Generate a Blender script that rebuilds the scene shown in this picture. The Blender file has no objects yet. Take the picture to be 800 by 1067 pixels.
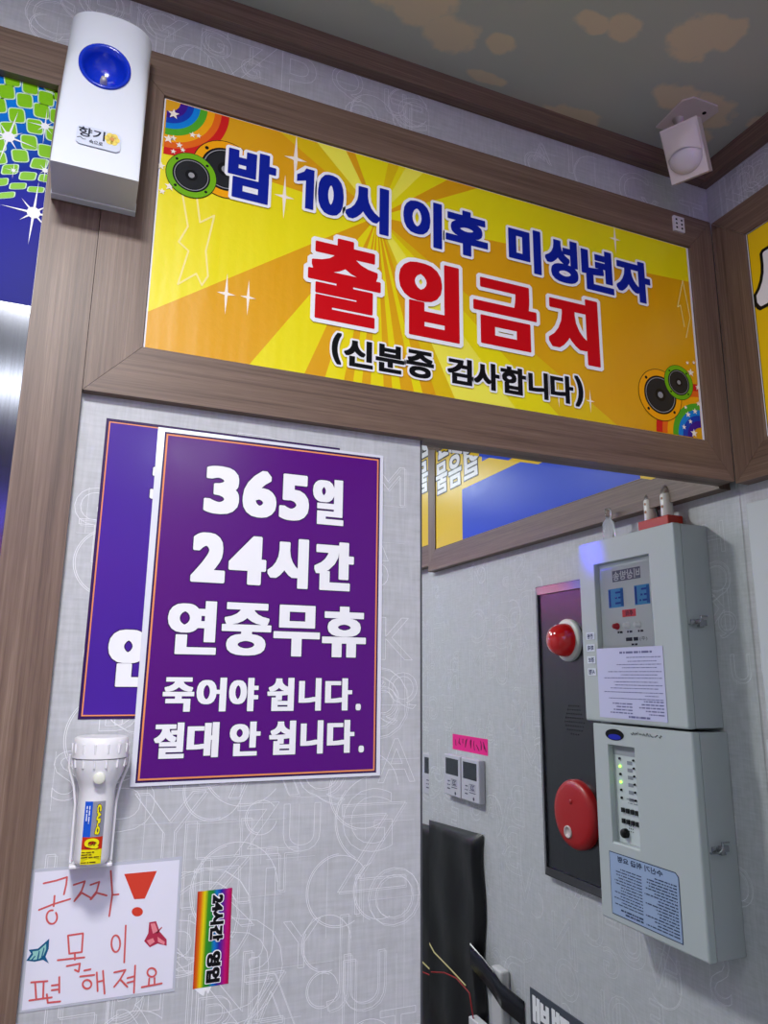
import bpy, math, random
from mathutils import Vector, Matrix
from mathutils.geometry import delaunay_2d_cdt
C = bpy.context.scene
COL = C.collection
random.seed(7)
H0 = 1.6                      # camera height above the floor

# ------------------------------------------------------------------ camera
# rows: camera right, down, forward in world axes (x right along the sign wall, y into it, z up)
_r = Vector((-0.21349, -0.38612, 0.05230))
def _rodrigues(v):
    a = v.length; k = v / a
    K = Matrix(((0, -k.z, k.y), (k.z, 0, -k.x), (-k.y, k.x, 0)))
    return Matrix.Identity(3) + K * math.sin(a) + (K @ K) * (1 - math.cos(a))
RC = _rodrigues(_r) @ Matrix(((1, 0, 0), (0, 0, -1), (0, 1, 0)))
FPX = 770.0
cam = bpy.data.cameras.new('camera'); camo = bpy.data.objects.new('camera', cam); COL.objects.link(camo)
cam.sensor_width = 36; cam.lens = FPX / 1067 * 36; cam.clip_start = 0.01
camo.matrix_world = Matrix.Translation((0, 0, H0)) @ Matrix((RC[0], -RC[1], -RC[2])).transposed().to_4x4()
C.camera = camo

# ------------------------------------------------------------------ light and exposure
C.view_settings.view_transform = 'Standard'; C.view_settings.look = 'None'
C.view_settings.exposure = 0.3; C.view_settings.gamma = 1; C.view_settings.use_curve_mapping = False
try:
    C.cycles.use_denoising = True
    C.cycles.max_bounces = 10; C.cycles.glossy_bounces = 6
    C.cycles.sample_clamp_indirect = 4
except Exception: pass
wd = bpy.data.worlds.new('world'); C.world = wd; wd.use_nodes = True
wd.node_tree.nodes['Background'].inputs[0].default_value = (.6, .62, .8, 1)
wd.node_tree.nodes['Background'].inputs[1].default_value = 0.13
def area(name, loc, rot, sx, sy, power, col=(1, 1, 1), spread=180):
    l = bpy.data.lights.new(name, 'AREA'); l.shape = 'RECTANGLE'; l.size = sx; l.size_y = sy
    l.energy = power; l.color = col; l.spread = math.radians(spread)
    o = bpy.data.objects.new(name, l); COL.objects.link(o); o.location = loc; o.rotation_euler = rot; return o
def spot(name, loc, target, power, col, ang, blend=.6, rad=.02):
    l = bpy.data.lights.new(name, 'SPOT'); l.energy = power; l.color = col; l.spot_size = math.radians(ang)
    l.spot_blend = blend; l.shadow_soft_size = rad
    o = bpy.data.objects.new(name, l); COL.objects.link(o); o.location = loc
    o.rotation_euler = (Vector(target) - Vector(loc)).to_track_quat('-Z', 'Y').to_euler(); return o
area('ceiling_and_fill_light', (-.18, .0, H0 + .93), (0, 0, 0), .20, .20, 16, (1, .99, .98))
area('ceiling_and_fill_light', (-.22, -.78, H0 + .93), (0, 0, 0), .4, .22, 7, (.97, .98, 1))
area('ceiling_and_fill_light', (.35, -1.25, H0 + .93), (0, 0, 0), .3, .3, 8, (.90, .98, 1))  # added fill light without a fixture, lifts the right wall
spot('party_spot_blue', (.25, .25, H0 + .90), (.958, .607, H0 + .252), 170, (.03, .03, 1), 4.4, 1)
spot('party_spot_blue', (.69, -.58, H0 + .92), (1.0, .53, H0 + .21), 50, (.08, .05, 1), 6.5, 1)
spot('party_spot_pink', (.67, -.66, H0 + .92), (1.0, .37, H0 + .212), 16, (1, .02, .30), 5, 1)
spot('party_spot_violet', (.3, .1, H0 + .5), (1.0, .85, H0 + .86), 1.2, (.35, .2, 1), 34, 1)

# ------------------------------------------------------------------ materials
def srgb(r, g, b):
    f = lambda c: (c / 255 / 12.92) if c / 255 <= .04045 else ((c / 255 + .055) / 1.055) ** 2.4
    return (f(r), f(g), f(b), 1)
MATS = {}
def mat(name, rgb, rough=.5, metal=0, spec=.5, coat=0, emit=None, es=0, trans=0, bump=0, bscale=200, alpha=1):
    if name in MATS: return MATS[name]
    m = bpy.data.materials.new(name); m.use_nodes = True; nt = m.node_tree; p = nt.nodes['Principled BSDF']
    p.inputs['Base Color'].default_value = rgb if len(rgb) == 4 else (*rgb, 1)
    p.inputs['Roughness'].default_value = rough; p.inputs['Metallic'].default_value = metal
    p.inputs['Specular IOR Level'].default_value = spec; p.inputs['Coat Weight'].default_value = coat
    p.inputs['Coat Roughness'].default_value = .12
    p.inputs['Transmission Weight'].default_value = trans
    if emit: p.inputs['Emission Color'].default_value = emit; p.inputs['Emission Strength'].default_value = es
    # faint procedural unevenness so that no surface is perfectly even
    tc = nt.nodes.new('ShaderNodeTexCoord'); nz = nt.nodes.new('ShaderNodeTexNoise'); nz.inputs['Scale'].default_value = bscale if bump else 30
    nt.links.new(tc.outputs['Object'], nz.inputs['Vector'])
    if bump:
        b = nt.nodes.new('ShaderNodeBump'); b.inputs['Strength'].default_value = bump; b.inputs['Distance'].default_value = .001
        nt.links.new(nz.outputs['Fac'], b.inputs['Height']); nt.links.new(b.outputs['Normal'], p.inputs['Normal'])
    else:
        mr = nt.nodes.new('ShaderNodeMapRange'); mr.inputs['To Min'].default_value = max(0, rough - .04); mr.inputs['To Max'].default_value = rough + .04
        nt.links.new(nz.outputs['Fac'], mr.inputs['Value'])
        if rough > .02: nt.links.new(mr.outputs['Result'], p.inputs['Roughness'])
    MATS[name] = m; return m
def N(nt, t, **kw):
    n = nt.nodes.new(t)
    for k, v in kw.items(): setattr(n, k, v)
    return n
def math_(nt, op, a, b=None, c=None):
    n = N(nt, 'ShaderNodeMath', operation=op)
    for i, v in enumerate((a, b, c)):
        if v is None: continue
        if isinstance(v, (int, float)): n.inputs[i].default_value = v
        else: nt.links.new(v, n.inputs[i])
    return n.outputs[0]
def ramp(nt, fac, stops, interp='LINEAR'):
    n = N(nt, 'ShaderNodeValToRGB'); cr = n.color_ramp; cr.interpolation = interp
    while len(cr.elements) > 1: cr.elements.remove(cr.elements[-1])
    cr.elements[0].position = stops[0][0]; cr.elements[0].color = stops[0][1]
    for p, c in stops[1:]:
        e = cr.elements.new(p); e.color = c
    nt.links.new(fac, n.inputs['Fac']); return n.outputs['Color']

def wood(name, axis):
    m = bpy.data.materials.new(name); m.use_nodes = True; nt = m.node_tree; p = nt.nodes['Principled BSDF']
    tc = N(nt, 'ShaderNodeTexCoord')
    def noise(along, across, detail, dist=0):
        mp = N(nt, 'ShaderNodeMapping'); s = [across] * 3; s[axis] = along
        mp.inputs['Scale'].default_value = s; nt.links.new(tc.outputs['Object'], mp.inputs['Vector'])
        n = N(nt, 'ShaderNodeTexNoise'); n.inputs['Scale'].default_value = 1; n.inputs['Detail'].default_value = detail
        n.inputs['Distortion'].default_value = dist
        nt.links.new(mp.outputs['Vector'], n.inputs['Vector']); return n.outputs['Fac']
    a = noise(4, 300, 5); b = noise(1.2, 40, 3, .6); c = noise(30, 900, 2)
    v = math_(nt, 'ADD', math_(nt, 'ADD', math_(nt, 'MULTIPLY', a, .45), math_(nt, 'MULTIPLY', b, .35)), math_(nt, 'MULTIPLY', c, .2))
    col = ramp(nt, v, [(.34, srgb(84, 65, 53)), (.47, srgb(110, 88, 74)), (.55, srgb(121, 99, 84)), (.68, srgb(144, 122, 106))])
    nt.links.new(col, p.inputs['Base Color']); p.inputs['Roughness'].default_value = .45
    bp = N(nt, 'ShaderNodeBump'); bp.inputs['Strength'].default_value = .25; bp.inputs['Distance'].default_value = .0006
    nt.links.new(a, bp.inputs['Height']); nt.links.new(bp.outputs['Normal'], p.inputs['Normal'])
    return m
WOOD_X, WOOD_Y, WOOD_Z = wood('wood_grain_across', 0), wood('wood_grain_deep', 1), wood('wood_grain_upright', 2)

def wallpaper():
    m = bpy.data.materials.new('linen_wallpaper'); m.use_nodes = True; nt = m.node_tree; p = nt.nodes['Principled BSDF']
    tc = N(nt, 'ShaderNodeTexCoord')
    outs = []
    for sc in ((260, 260, 30), (30, 30, 260), (55, 55, 55), (3, 3, 3)):
        mp = N(nt, 'ShaderNodeMapping'); mp.inputs['Scale'].default_value = sc; nt.links.new(tc.outputs['Object'], mp.inputs['Vector'])
        n = N(nt, 'ShaderNodeTexNoise'); n.inputs['Scale'].default_value = 1; n.inputs['Detail'].default_value = 3
        nt.links.new(mp.outputs['Vector'], n.inputs['Vector']); outs.append(n.outputs['Fac'])
    v = math_(nt, 'ADD', math_(nt, 'ADD', math_(nt, 'MULTIPLY', outs[0], .35), math_(nt, 'MULTIPLY', outs[1], .35)),
              math_(nt, 'ADD', math_(nt, 'MULTIPLY', outs[2], .2), math_(nt, 'MULTIPLY', outs[3], .1)))
    col = ramp(nt, v, [(.34, srgb(176, 179, 182)), (.5, srgb(189, 192, 196)), (.66, srgb(202, 204, 209))])
    nt.links.new(col, p.inputs['Base Color']); p.inputs['Roughness'].default_value = .5
    bp = N(nt, 'ShaderNodeBump'); bp.inputs['Strength'].default_value = .35; bp.inputs['Distance'].default_value = .0006
    nt.links.new(v, bp.inputs['Height']); nt.links.new(bp.outputs['Normal'], p.inputs['Normal'])
    return m
PAPER = wallpaper()
EMBOSS = mat('wallpaper_emboss', srgb(234, 236, 240), .35)

def brushed(name, rgb, rough, axis, coord='Object'):
    m = bpy.data.materials.new(name); m.use_nodes = True; nt = m.node_tree; p = nt.nodes['Principled BSDF']
    tc = N(nt, 'ShaderNodeTexCoord'); mp = N(nt, 'ShaderNodeMapping'); s = [900] * 3; s[axis] = 6
    mp.inputs['Scale'].default_value = s; nt.links.new(tc.outputs[coord], mp.inputs['Vector'])
    n = N(nt, 'ShaderNodeTexNoise'); n.inputs['Scale'].default_value = 1; nt.links.new(mp.outputs['Vector'], n.inputs['Vector'])
    nt.links.new(ramp(nt, n.outputs['Fac'], [(.3, tuple(c * .8 for c in rgb[:3]) + (1,)), (.7, rgb)]), p.inputs['Base Color'])
    p.inputs['Metallic'].default_value = 1; p.inputs['Roughness'].default_value = rough
    bp = N(nt, 'ShaderNodeBump'); bp.inputs['Strength'].default_value = .12; bp.inputs['Distance'].default_value = .0003
    nt.links.new(n.outputs['Fac'], bp.inputs['Height']); nt.links.new(bp.outputs['Normal'], p.inputs['Normal'])
    return m

# ------------------------------------------------------------------ geometry helpers
class MB:
    def __init__(s): s.v = []; s.f = []; s.m = []; s.sm = []
    def add(s, vs, fs, mi=0, smooth=False):
        o = len(s.v); s.v += [Vector(a) for a in vs]
        for f in fs: s.f.append([o + i for i in f]); s.m.append(mi); s.sm.append(smooth)
    def box(s, a, b, mi=0):
        x0, y0, z0 = [min(p, q) for p, q in zip(a, b)]; x1, y1, z1 = [max(p, q) for p, q in zip(a, b)]
        s.add([(x0, y0, z0), (x1, y0, z0), (x1, y1, z0), (x0, y1, z0), (x0, y0, z1), (x1, y0, z1), (x1, y1, z1), (x0, y1, z1)],
              [(0, 3, 2, 1), (4, 5, 6, 7), (0, 1, 5, 4), (1, 2, 6, 5), (2, 3, 7, 6), (3, 0, 4, 7)], mi)
    def tube(s, pts, r, n=10, mi=0, caps=True):
        pts = [Vector(p) for p in pts]; rings = []; rs = r if isinstance(r, (list, tuple)) else [r] * len(pts)
        up = Vector((0, 0, 1))
        for i, p in enumerate(pts):
            d = (pts[min(i + 1, len(pts) - 1)] - pts[max(i - 1, 0)]).normalized()
            a = d.cross(up if abs(d.dot(up)) < .95 else Vector((1, 0, 0))).normalized(); b = d.cross(a)
            rings.append([p + (a * math.cos(2 * math.pi * k / n) + b * math.sin(2 * math.pi * k / n)) * rs[i] for k in range(n)])
        vs = [q for ring in rings for q in ring]
        fs = [(i * n + k, i * n + (k + 1) % n, (i + 1) * n + (k + 1) % n, (i + 1) * n + k) for i in range(len(pts) - 1) for k in range(n)]
        s.add(vs, fs, mi, True)
        if caps: s.add(rings[0], [tuple(range(n))[::-1]], mi); s.add(rings[-1], [tuple(range(n))], mi)
    def lathe(s, fr, cu, cv, prof, n=32, mi=0, su=1, sv=1, base=True):
        """profile (radius, height above the plane) turned about the normal of frame fr at (cu, cv)"""
        vs = []; fs = []
        for (r, h) in prof:
            for k in range(n):
                t = 2 * math.pi * k / n; vs.append(fr.p(cu + r * su * math.cos(t), cv + r * sv * math.sin(t), h))
        for i in range(len(prof) - 1):
            for k in range(n): fs.append((i * n + k, i * n + (k + 1) % n, (i + 1) * n + (k + 1) % n, (i + 1) * n + k))
        s.add(vs, fs, mi, True)
        if prof[-1][0] > 1e-6: s.add(vs[-n:], [tuple(range(n))], mi)
        if base and prof[0][0] > 1e-6: s.add(vs[:n], [tuple(range(n))[::-1]], mi)
    def build(s, name, mats, parent=None, bevel=0, seg=2):
        off = Vector((0, 0, 0))
        if parent is not None: off = Vector(parent.location) + (Vector(parent.parent.location) if parent.parent else Vector((0, 0, 0)))
        me = bpy.data.meshes.new(name); me.from_pydata([v - off for v in s.v], [], s.f)
        for m in (mats if isinstance(mats, (list, tuple)) else [mats]): me.materials.append(m)
        me.polygons.foreach_set('material_index', s.m); me.polygons.foreach_set('use_smooth', s.sm); me.update()
        o = bpy.data.objects.new(name, me); COL.objects.link(o)
        if parent is not None: o.parent = parent
        if bevel:
            b = o.modifiers.new('bevel', 'BEVEL'); b.width = bevel; b.segments = seg; b.limit_method = 'ANGLE'; b.angle_limit = math.radians(40)
        return o
def thing(name, label, cat, loc=(0, 0, 0), group=None):
    o = bpy.data.objects.new(name, None); COL.objects.link(o); o.location = loc; o.empty_display_size = .05
    o['label'] = label; o['category'] = cat
    if group: o['group'] = group
    return o
def tag(o, label, cat, group=None):
    o['label'] = label; o['category'] = cat
    if group: o['group'] = group
    return o
def struct(o): o['kind'] = 'structure'; return o
class Frame:
    """a flat face: origin, right, up; n is towards the viewer of that face"""
    def __init__(s, O, U, V): s.O, s.U, s.V = Vector(O), Vector(U).normalized(), Vector(V).normalized(); s.N = s.U.cross(s.V)
    def p(s, u, v, n=0): return s.O + s.U * u + s.V * v + s.N * n
    def shift(s, n): return Frame(s.O + s.N * n, s.U, s.V)
def wallA(y): return Frame((0, y, H0), (1, 0, 0), (0, 0, 1))          # u = x, v = height above the camera
def wallB(x): return Frame((x, 0, H0), (0, -1, 0), (0, 0, 1))         # u = -y
def poly(mb, fr, pts, n=0, mi=0, thick=0):
    """flat polygon, n metres above the frame; with thickness it gets sides down to the frame"""
    top = [fr.p(u, v, n + thick) for u, v in pts]; k = len(pts)
    mb.add(top, [tuple(range(k))], mi)
    if thick:
        bot = [fr.p(u, v, n) for u, v in pts]
        mb.add(top + bot, [(i, i + k, (i + 1) % k + k, (i + 1) % k) for i in range(k)], mi)
def rect(mb, fr, u0, v0, u1, v1, n=0, mi=0, thick=0): poly(mb, fr, [(u0, v0), (u1, v0), (u1, v1), (u0, v1)], n, mi, thick)
def ring_rect(mb, fr, u0, v0, u1, v1, w, n=0, mi=0):
    rect(mb, fr, u0, v0, u1, v0 + w, n, mi); rect(mb, fr, u0, v1 - w, u1, v1, n, mi)
    rect(mb, fr, u0, v0 + w, u0 + w, v1 - w, n, mi); rect(mb, fr, u1 - w, v0 + w, u1, v1 - w, n, mi)
def disc(mb, fr, u, v, r, n=0, mi=0, ry=None, k=40, rot=0):
    ry = ry or r; c, s_ = math.cos(rot), math.sin(rot)
    poly(mb, fr, [(u + r * math.cos(t) * c - ry * math.sin(t) * s_, v + r * math.cos(t) * s_ + ry * math.sin(t) * c) for t in [2 * math.pi * i / k for i in range(k)]], n, mi)
def annulus(mb, fr, u, v, r0, r1, n=0, mi=0, k=48, a0=0, a1=2 * math.pi, clip=None):
    P = []
    for i in range(k + 1):
        t = a0 + (a1 - a0) * i / k; P.append((math.cos(t), math.sin(t)))
    for i in range(k):
        (c0, s0), (c1, s1) = P[i], P[i + 1]
        q = [(u + r0 * c0, v + r0 * s0), (u + r1 * c0, v + r1 * s0), (u + r1 * c1, v + r1 * s1), (u + r0 * c1, v + r0 * s1)]
        if clip:
            q = [(min(max(x, clip[0]), clip[2]), min(max(y, clip[1]), clip[3])) for x, y in q]
        poly(mb, fr, q, n, mi)
def star(mb, fr, u, v, r, n=0, mi=0, pts=5, inner=.42, rot=90, lens=None):
    P = []
    for i in range(pts * 2):
        t = math.radians(rot) + math.pi * i / pts
        q = (r * (lens[(i // 2) % len(lens)] if lens else 1)) if i % 2 == 0 else r * inner
        P.append((u + q * math.cos(t), v + q * math.sin(t)))
    poly(mb, fr, P, n, mi)
def union(mb, fr, polys, n=0, mi=0):
    """many overlapping flat shapes merged into one even layer"""
    V = []; F = []
    for P in polys:
        if len(P) < 3: continue
        ar = sum(P[i][0] * P[(i + 1) % len(P)][1] - P[(i + 1) % len(P)][0] * P[i][1] for i in range(len(P)))
        if abs(ar) < 1e-12: continue
        if ar < 0: P = P[::-1]
        F.append(list(range(len(V), len(V) + len(P)))); V += [Vector((x * 1000, y * 1000)) for x, y in P]
    r = delaunay_2d_cdt(V, [], F, 1, 1e-4)
    mb.add([fr.p(v.x / 1000, v.y / 1000, n) for v in r[0]], [tuple(f) for f, src in zip(r[2], r[5]) if len(src)], mi)
def _caps(p, q, w, k=4):
    dx, dy = q[0] - p[0], q[1] - p[1]; t0 = math.atan2(dy, dx)
    return [(q[0] + w * math.cos(t0 - math.pi / 2 + math.pi * i / k), q[1] + w * math.sin(t0 - math.pi / 2 + math.pi * i / k)) for i in range(k + 1)] + \
           [(p[0] + w * math.cos(t0 + math.pi / 2 + math.pi * i / k), p[1] + w * math.sin(t0 + math.pi / 2 + math.pi * i / k)) for i in range(k + 1)]
def line(mb, fr, pts, w, n=0, mi=0):
    """pen stroke with round ends"""
    union(mb, fr, [_caps(p, q, w) for p, q in zip(pts, pts[1:]) if math.hypot(p[0] - q[0], p[1] - q[1]) > 1e-6], n, mi)
def oval(u, v, r, ry=None, k=20, a0=0, a1=360):
    ry = ry or r; return [(u + r * math.cos(math.radians(a0 + (a1 - a0) * i / k)), v + ry * math.sin(math.radians(a0 + (a1 - a0) * i / k))) for i in range(k + 1)]

# outlines of letters from Blender's own built-in font
_G = {}
def glyphs(s):
    if s in _G: return _G[s]
    c = bpy.data.curves.new('letters', 'FONT'); c.body = s; c.size = 1; c.resolution_u = 4
    o = bpy.data.objects.new('letters', c); COL.objects.link(o)
    dg = bpy.context.evaluated_depsgraph_get(); me = bpy.data.meshes.new_from_object(o.evaluated_get(dg))
    vs = [(v.co.x, v.co.y) for v in me.vertices]; fs = [tuple(p.vertices) for p in me.polygons]
    cnt = {}
    for p in me.polygons:
        for e in p.edge_keys: cnt[e] = cnt.get(e, 0) + 1
    es = [e for e, k in cnt.items() if k == 1]
    bpy.data.objects.remove(o); bpy.data.curves.remove(c); bpy.data.meshes.remove(me)
    x0 = min(v[0] for v in vs); x1 = max(v[0] for v in vs); y0 = min(v[1] for v in vs); y1 = max(v[1] for v in vs)
    _G[s] = ([((x - x0) / (x1 - x0), (y - y0) / (y1 - y0)) for x, y in vs], fs, es, (x1 - x0) / (y1 - y0)); return _G[s]
def text(mb, fr, s, u0, v0, u1, v1, w=0, n=0, mi=0, outline=None, shear=0):
    """letters fitted into the rectangle u0..u1, v0..v1; w thickens every stroke, outline = (extra width, material index)"""
    vs, fs, es, _ = glyphs(s)
    wx, wy = w if isinstance(w, tuple) else (w, w)
    P = [(u0 + wx + x * (u1 - u0 - 2 * wx) + shear * y, v0 + wy + y * (v1 - v0 - 2 * wy)) for x, y in vs]
    body = [[P[i] for i in f] for f in fs]
    def grown(ax, ay, ch):
        out = list(body); el = [(ax, -ay + ch), (ax, ay - ch), (ax - ch, ay), (-ax + ch, ay), (-ax, ay - ch), (-ax, -ay + ch), (-ax + ch, -ay), (ax - ch, -ay)]
        for a, b in es:
            if math.hypot(P[a][0] - P[b][0], P[a][1] - P[b][1]) < 1e-7: continue
            out.append(_hull([(P[k][0] + x, P[k][1] + y) for k in (a, b) for x, y in el]))
        return out
    if outline:
        o_ = outline[0]; union(mb, fr, grown(wx + o_, wy + o_, o_ * .5 + min(wx, wy) * .25), n, outline[1]); n += .0003
    if wx: union(mb, fr, grown(wx, wy, min(wx, wy) * .3), n, mi)
    else:
        for q in body: poly(mb, fr, q, n, mi)
def _hull(pts):
    pts = sorted(set(pts)); lo = []; up = []
    for L_, it in ((lo, pts), (up, pts[::-1])):
        for p in it:
            while len(L_) > 1 and (L_[-1][0] - L_[-2][0]) * (p[1] - L_[-2][1]) - (L_[-1][1] - L_[-2][1]) * (p[0] - L_[-2][0]) <= 0: L_.pop()
            L_.append(p)
    return lo[:-1] + up[:-1]
def contour(mb, fr, s, u, v, h, w, n, mi, rot=0):
    """hollow letter: only its thin outline"""
    vs, fs, es, asp = glyphs(s); c, s_ = math.cos(rot), math.sin(rot)
    P = [(u + (x * asp * c - y * s_) * h, v + (x * asp * s_ + y * c) * h) for x, y in vs]; n += random.random() * .00012
    for a, b in es:
        p, q = P[a], P[b]; dx, dy = q[0] - p[0], q[1] - p[1]; L = math.hypot(dx, dy)
        if L < 1e-8: continue
        px, py = -dy / L * w, dx / L * w
        poly(mb, fr, [(p[0] - px, p[1] - py), (q[0] - px, q[1] - py), (q[0] + px, q[1] + py), (p[0] + px, p[1] + py)], n, mi)
def inprint(mb, fr, u0, v0, u1, v1, rows, n=0, mi=0, fill=.45, rnd=None, dens=.85):
    """rows of small illegible print"""
    R = rnd or random.Random(3); rh = (v1 - v0) / rows
    for i in range(rows):
        v = v1 - (i + .5) * rh; u = u0; end = u0 + (u1 - u0) * R.uniform(.55, 1)
        if R.random() > dens: continue
        while u < end:
            L = R.uniform(.5, 3) * rh; e = min(u + L, end); rect(mb, fr, u, v - rh * fill / 2, e, v + rh * fill / 2, n, mi); u = e + rh * .35
def pix(x, y, Y):
    """point of the upright plane y = Y that the photo shows at pixel x, y, as (x, height above the camera)"""
    d = RC.transposed() @ Vector((x - 400, y - 533.5, FPX)); k = Y / d.y; return (d.x * k, d.z * k)

# ================================================================== the room
YA, YM, YP, YW = .900, .9165, .914, .927        # frame front, mirror, wallpaper panel, wall surface behind
XB, XF = 1.037, 1.010                           # right wall surface, frame front on it
ZC = .955                                       # ceiling above camera
XL, YB = -1.3, -1.7
def letters_on(mb, fr, u0, v0, u1, v1, count, mi, seed, hmin=.035, hmax=.11):
    R = random.Random(seed)
    for _ in range(count):
        h = R.uniform(hmin, min(hmax, (v1 - v0) * .9)); u = R.uniform(u0, u1 - h * .9); v = R.uniform(v0, v1 - h)
        if R.random() < .15:
            r = h * .5
            for dr in (0, .002):
                nn = .0002 + random.random() * .00012
                P = oval(u + r, v + r, r - dr, None, 36, R.uniform(0, 180), R.uniform(230, 350))
                for a, b in zip(P, P[1:]):
                    dx, dy = b[0] - a[0], b[1] - a[1]; L = math.hypot(dx, dy); px, py = -dy / L * .0004, dx / L * .0004
                    poly(mb, fr, [(a[0] - px, a[1] - py), (b[0] - px, b[1] - py), (b[0] + px, b[1] + py), (a[0] + px, a[1] + py)], nn, mi)
        else:
            ch = R.choice('ABCDEFGHIJKLMNOPQRSTUVYZ'); contour(mb, fr, ch, u, v, h, .00034, .0002, mi)
            if R.random() < .5: contour(mb, fr, ch, u + .002, v - .002, h, .00022, .0002, mi)
        if R.random() < .6:     # fine construction lines
            if R.random() < .5: x = R.uniform(u, u + h); rect(mb, fr, x, v - .01 if v - .01 > v0 else v0, x + .0004, v + h, .00033 + random.random() * .00003, mi)
            else: y = R.uniform(v, v + h); rect(mb, fr, u, y, min(u1, u + h * 1.3), y + .0004, .00037 + random.random() * .00003, mi)
w = MB(); w.box((XL, YW, 0), (XB + .1, YW + .1, H0 + ZC + .05))
fa = wallA(YP); rect(w, fa, -.03, -H0 + .001, .4265, .36, -(YW - YP), 0, YW - YP)
letters_on(w, fa, -.018, -.62, .425, .33, 150, 1, 5)
letters_on(w, wallA(YW), -.6, .81, 1.03, .93, 42, 1, 11, .03, .09)
struct(w.build('wall_front', [PAPER, EMBOSS]))
w = MB(); w.box((XB, YB, 0), (XB + .1, YW + .1, H0 + ZC + .05))
letters_on(w, wallB(XB), -.92, -.95, .35, .325, 230, 1, 21)
letters_on(w, wallB(XB), -.92, .81, .5, .93, 30, 1, 22, .03, .09)
struct(w.build('wall_right', [PAPER, EMBOSS]))
w = MB(); w.box((XL - .1, YB, 0), (XL, YW + .1, H0 + ZC + .05)); struct(w.build('wall_left', [PAPER]))
w = MB(); w.box((XL - .1, YB - .1, 0), (XB + .1, YB, H0 + ZC + .05)); struct(w.build('wall_back', [PAPER]))
w = MB(); w.box((XL - .1, YB - .1, -.1), (XB + .1, YW + .1, 0))
struct(w.build('floor', mat('floor_tile', srgb(120, 118, 116), .35)))

def ceiling_mat():
    m = bpy.data.materials.new('cloud_ceiling_paper'); m.use_nodes = True; nt = m.node_tree; p = nt.nodes['Principled BSDF']
    tc = N(nt, 'ShaderNodeTexCoord'); nz = N(nt, 'ShaderNodeTexNoise'); nz.inputs['Scale'].default_value = 34; nz.inputs['Detail'].default_value = 5
    nt.links.new(tc.outputs['Object'], nz.inputs['Vector'])
    sep = N(nt, 'ShaderNodeSeparateXYZ'); nt.links.new(tc.outputs['Object'], sep.inputs[0]); X, Y = sep.outputs[0], sep.outputs[1]
    clouds = [(.365, .80, .07, .05), (.44, .835, .05, .035), (.52, .822, .028, .02), (.535, .888, .04, .013), (.63, .735, .035, .02), (.675, .725, .035, .025),
              (.79, .70, .05, .045), (.82, .675, .04, .035), (.70, .905, .045, .022), (.74, .90, .035, .022), (.85, .80, .05, .03), (.92, .81, .06, .045),
              (.95, .86, .035, .03), (1.03, .79, .03, .02), (.2, .80, .06, .04), (.3, .55, .08, .05), (.6, .5, .07, .05), (.0, .6, .09, .05), (-.3, .8, .08, .05), (-.2, .3, .1, .05), (.4, .2, .09, .06), (.8, .3, .08, .05)]
    best = None
    for (cx, cy, rx, ry) in clouds:
        a = math_(nt, 'MULTIPLY', math_(nt, 'SUBTRACT', X, cx), 1 / rx); b = math_(nt, 'MULTIPLY', math_(nt, 'SUBTRACT', Y, cy), 1 / ry)
        d = math_(nt, 'ADD', math_(nt, 'MULTIPLY', a, a), math_(nt, 'MULTIPLY', b, b))
        best = d if best is None else math_(nt, 'MINIMUM', best, d)
    e = math_(nt, 'ADD', best, math_(nt, 'MULTIPLY', math_(nt, 'SUBTRACT', nz.outputs['Fac'], .5), 1.9))
    n2 = N(nt, 'ShaderNodeTexNoise'); n2.inputs['Scale'].default_value = 3; nt.links.new(tc.outputs['Object'], n2.inputs['Vector'])
    mask = ramp(nt, e, [(.55, (1, 1, 1, 1)), (1.05, (0, 0, 0, 1))])
    sky = ramp(nt, n2.outputs['Fac'], [(.4, srgb(182, 192, 180)), (.6, srgb(190, 196, 182))])
    mx = N(nt, 'ShaderNodeMix', data_type='RGBA'); nt.links.new(mask, mx.inputs[0]); nt.links.new(sky, mx.inputs[6]); mx.inputs[7].default_value = srgb(222, 210, 178)
    nt.links.new(mx.outputs[2], p.inputs['Base Color']); p.inputs['Roughness'].default_value = .7
    return m
w = MB(); w.box((XL - .1, YB - .1, H0 + ZC), (XB + .1, YW + .1, H0 + ZC + .1)); struct(w.build('ceiling', [ceiling_mat()]))

# wooden members; every member of a frame is mitred against the next one
TN = [0]
def member(fr, pts, thick, m, bevel=.0012):
    TN[0] += 1; mb = MB(); poly(mb, fr, pts, -thick, 0, thick)
    k = len(pts); mb.add([fr.p(u, v, -thick) for u, v in pts], [tuple(range(k))[::-1]])
    return struct(mb.build('trim_%d' % TN[0], m, None, bevel))
def picture_frame(fr, o, i, thick, mh, mv, sides='BTLR', g=.0003):
    (a, b, c, d), (e, f, h, k) = o, i
    if 'B' in sides: member(fr, [(a + g, b), (c - g, b), (h - g, f), (e + g, f)], thick, mh)
    if 'T' in sides: member(fr, [(e + g, k), (h - g, k), (c - g, d), (a + g, d)], thick, mh)
    if 'L' in sides: member(fr, [(a, b + g), (e, f + g), (e, k - g), (a, d - g)], thick, mv)
    if 'R' in sides: member(fr, [(h, f + g), (c, b + g), (c, d - g), (h, k - g)], thick, mv)
A0 = wallA(YA); B0 = wallB(XF)
picture_frame(A0, (-.0215, .3285, XF - .0005, .8225), (.0415, .3945, .956, .7595), .026, WOOD_X, WOOD_Z)
picture_frame(B0, (-.8985, .3245, .285, .8185), (-.832, .3875, .222, .7575), .0265, WOOD_Y, WOOD_Z)
# post and head of the neighbouring bay on the left
member(A0.shift(-.002), [(-.0865, -H0), (-.0222, -H0), (-.0222, .7925), (-.0865, .7305)], .0245, WOOD_Z)
member(A0.shift(-.002), [(XL, .7305), (-.0870, .7305), (-.0225, .7925), (XL, .7925)], .0245, WOOD_X)
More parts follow.
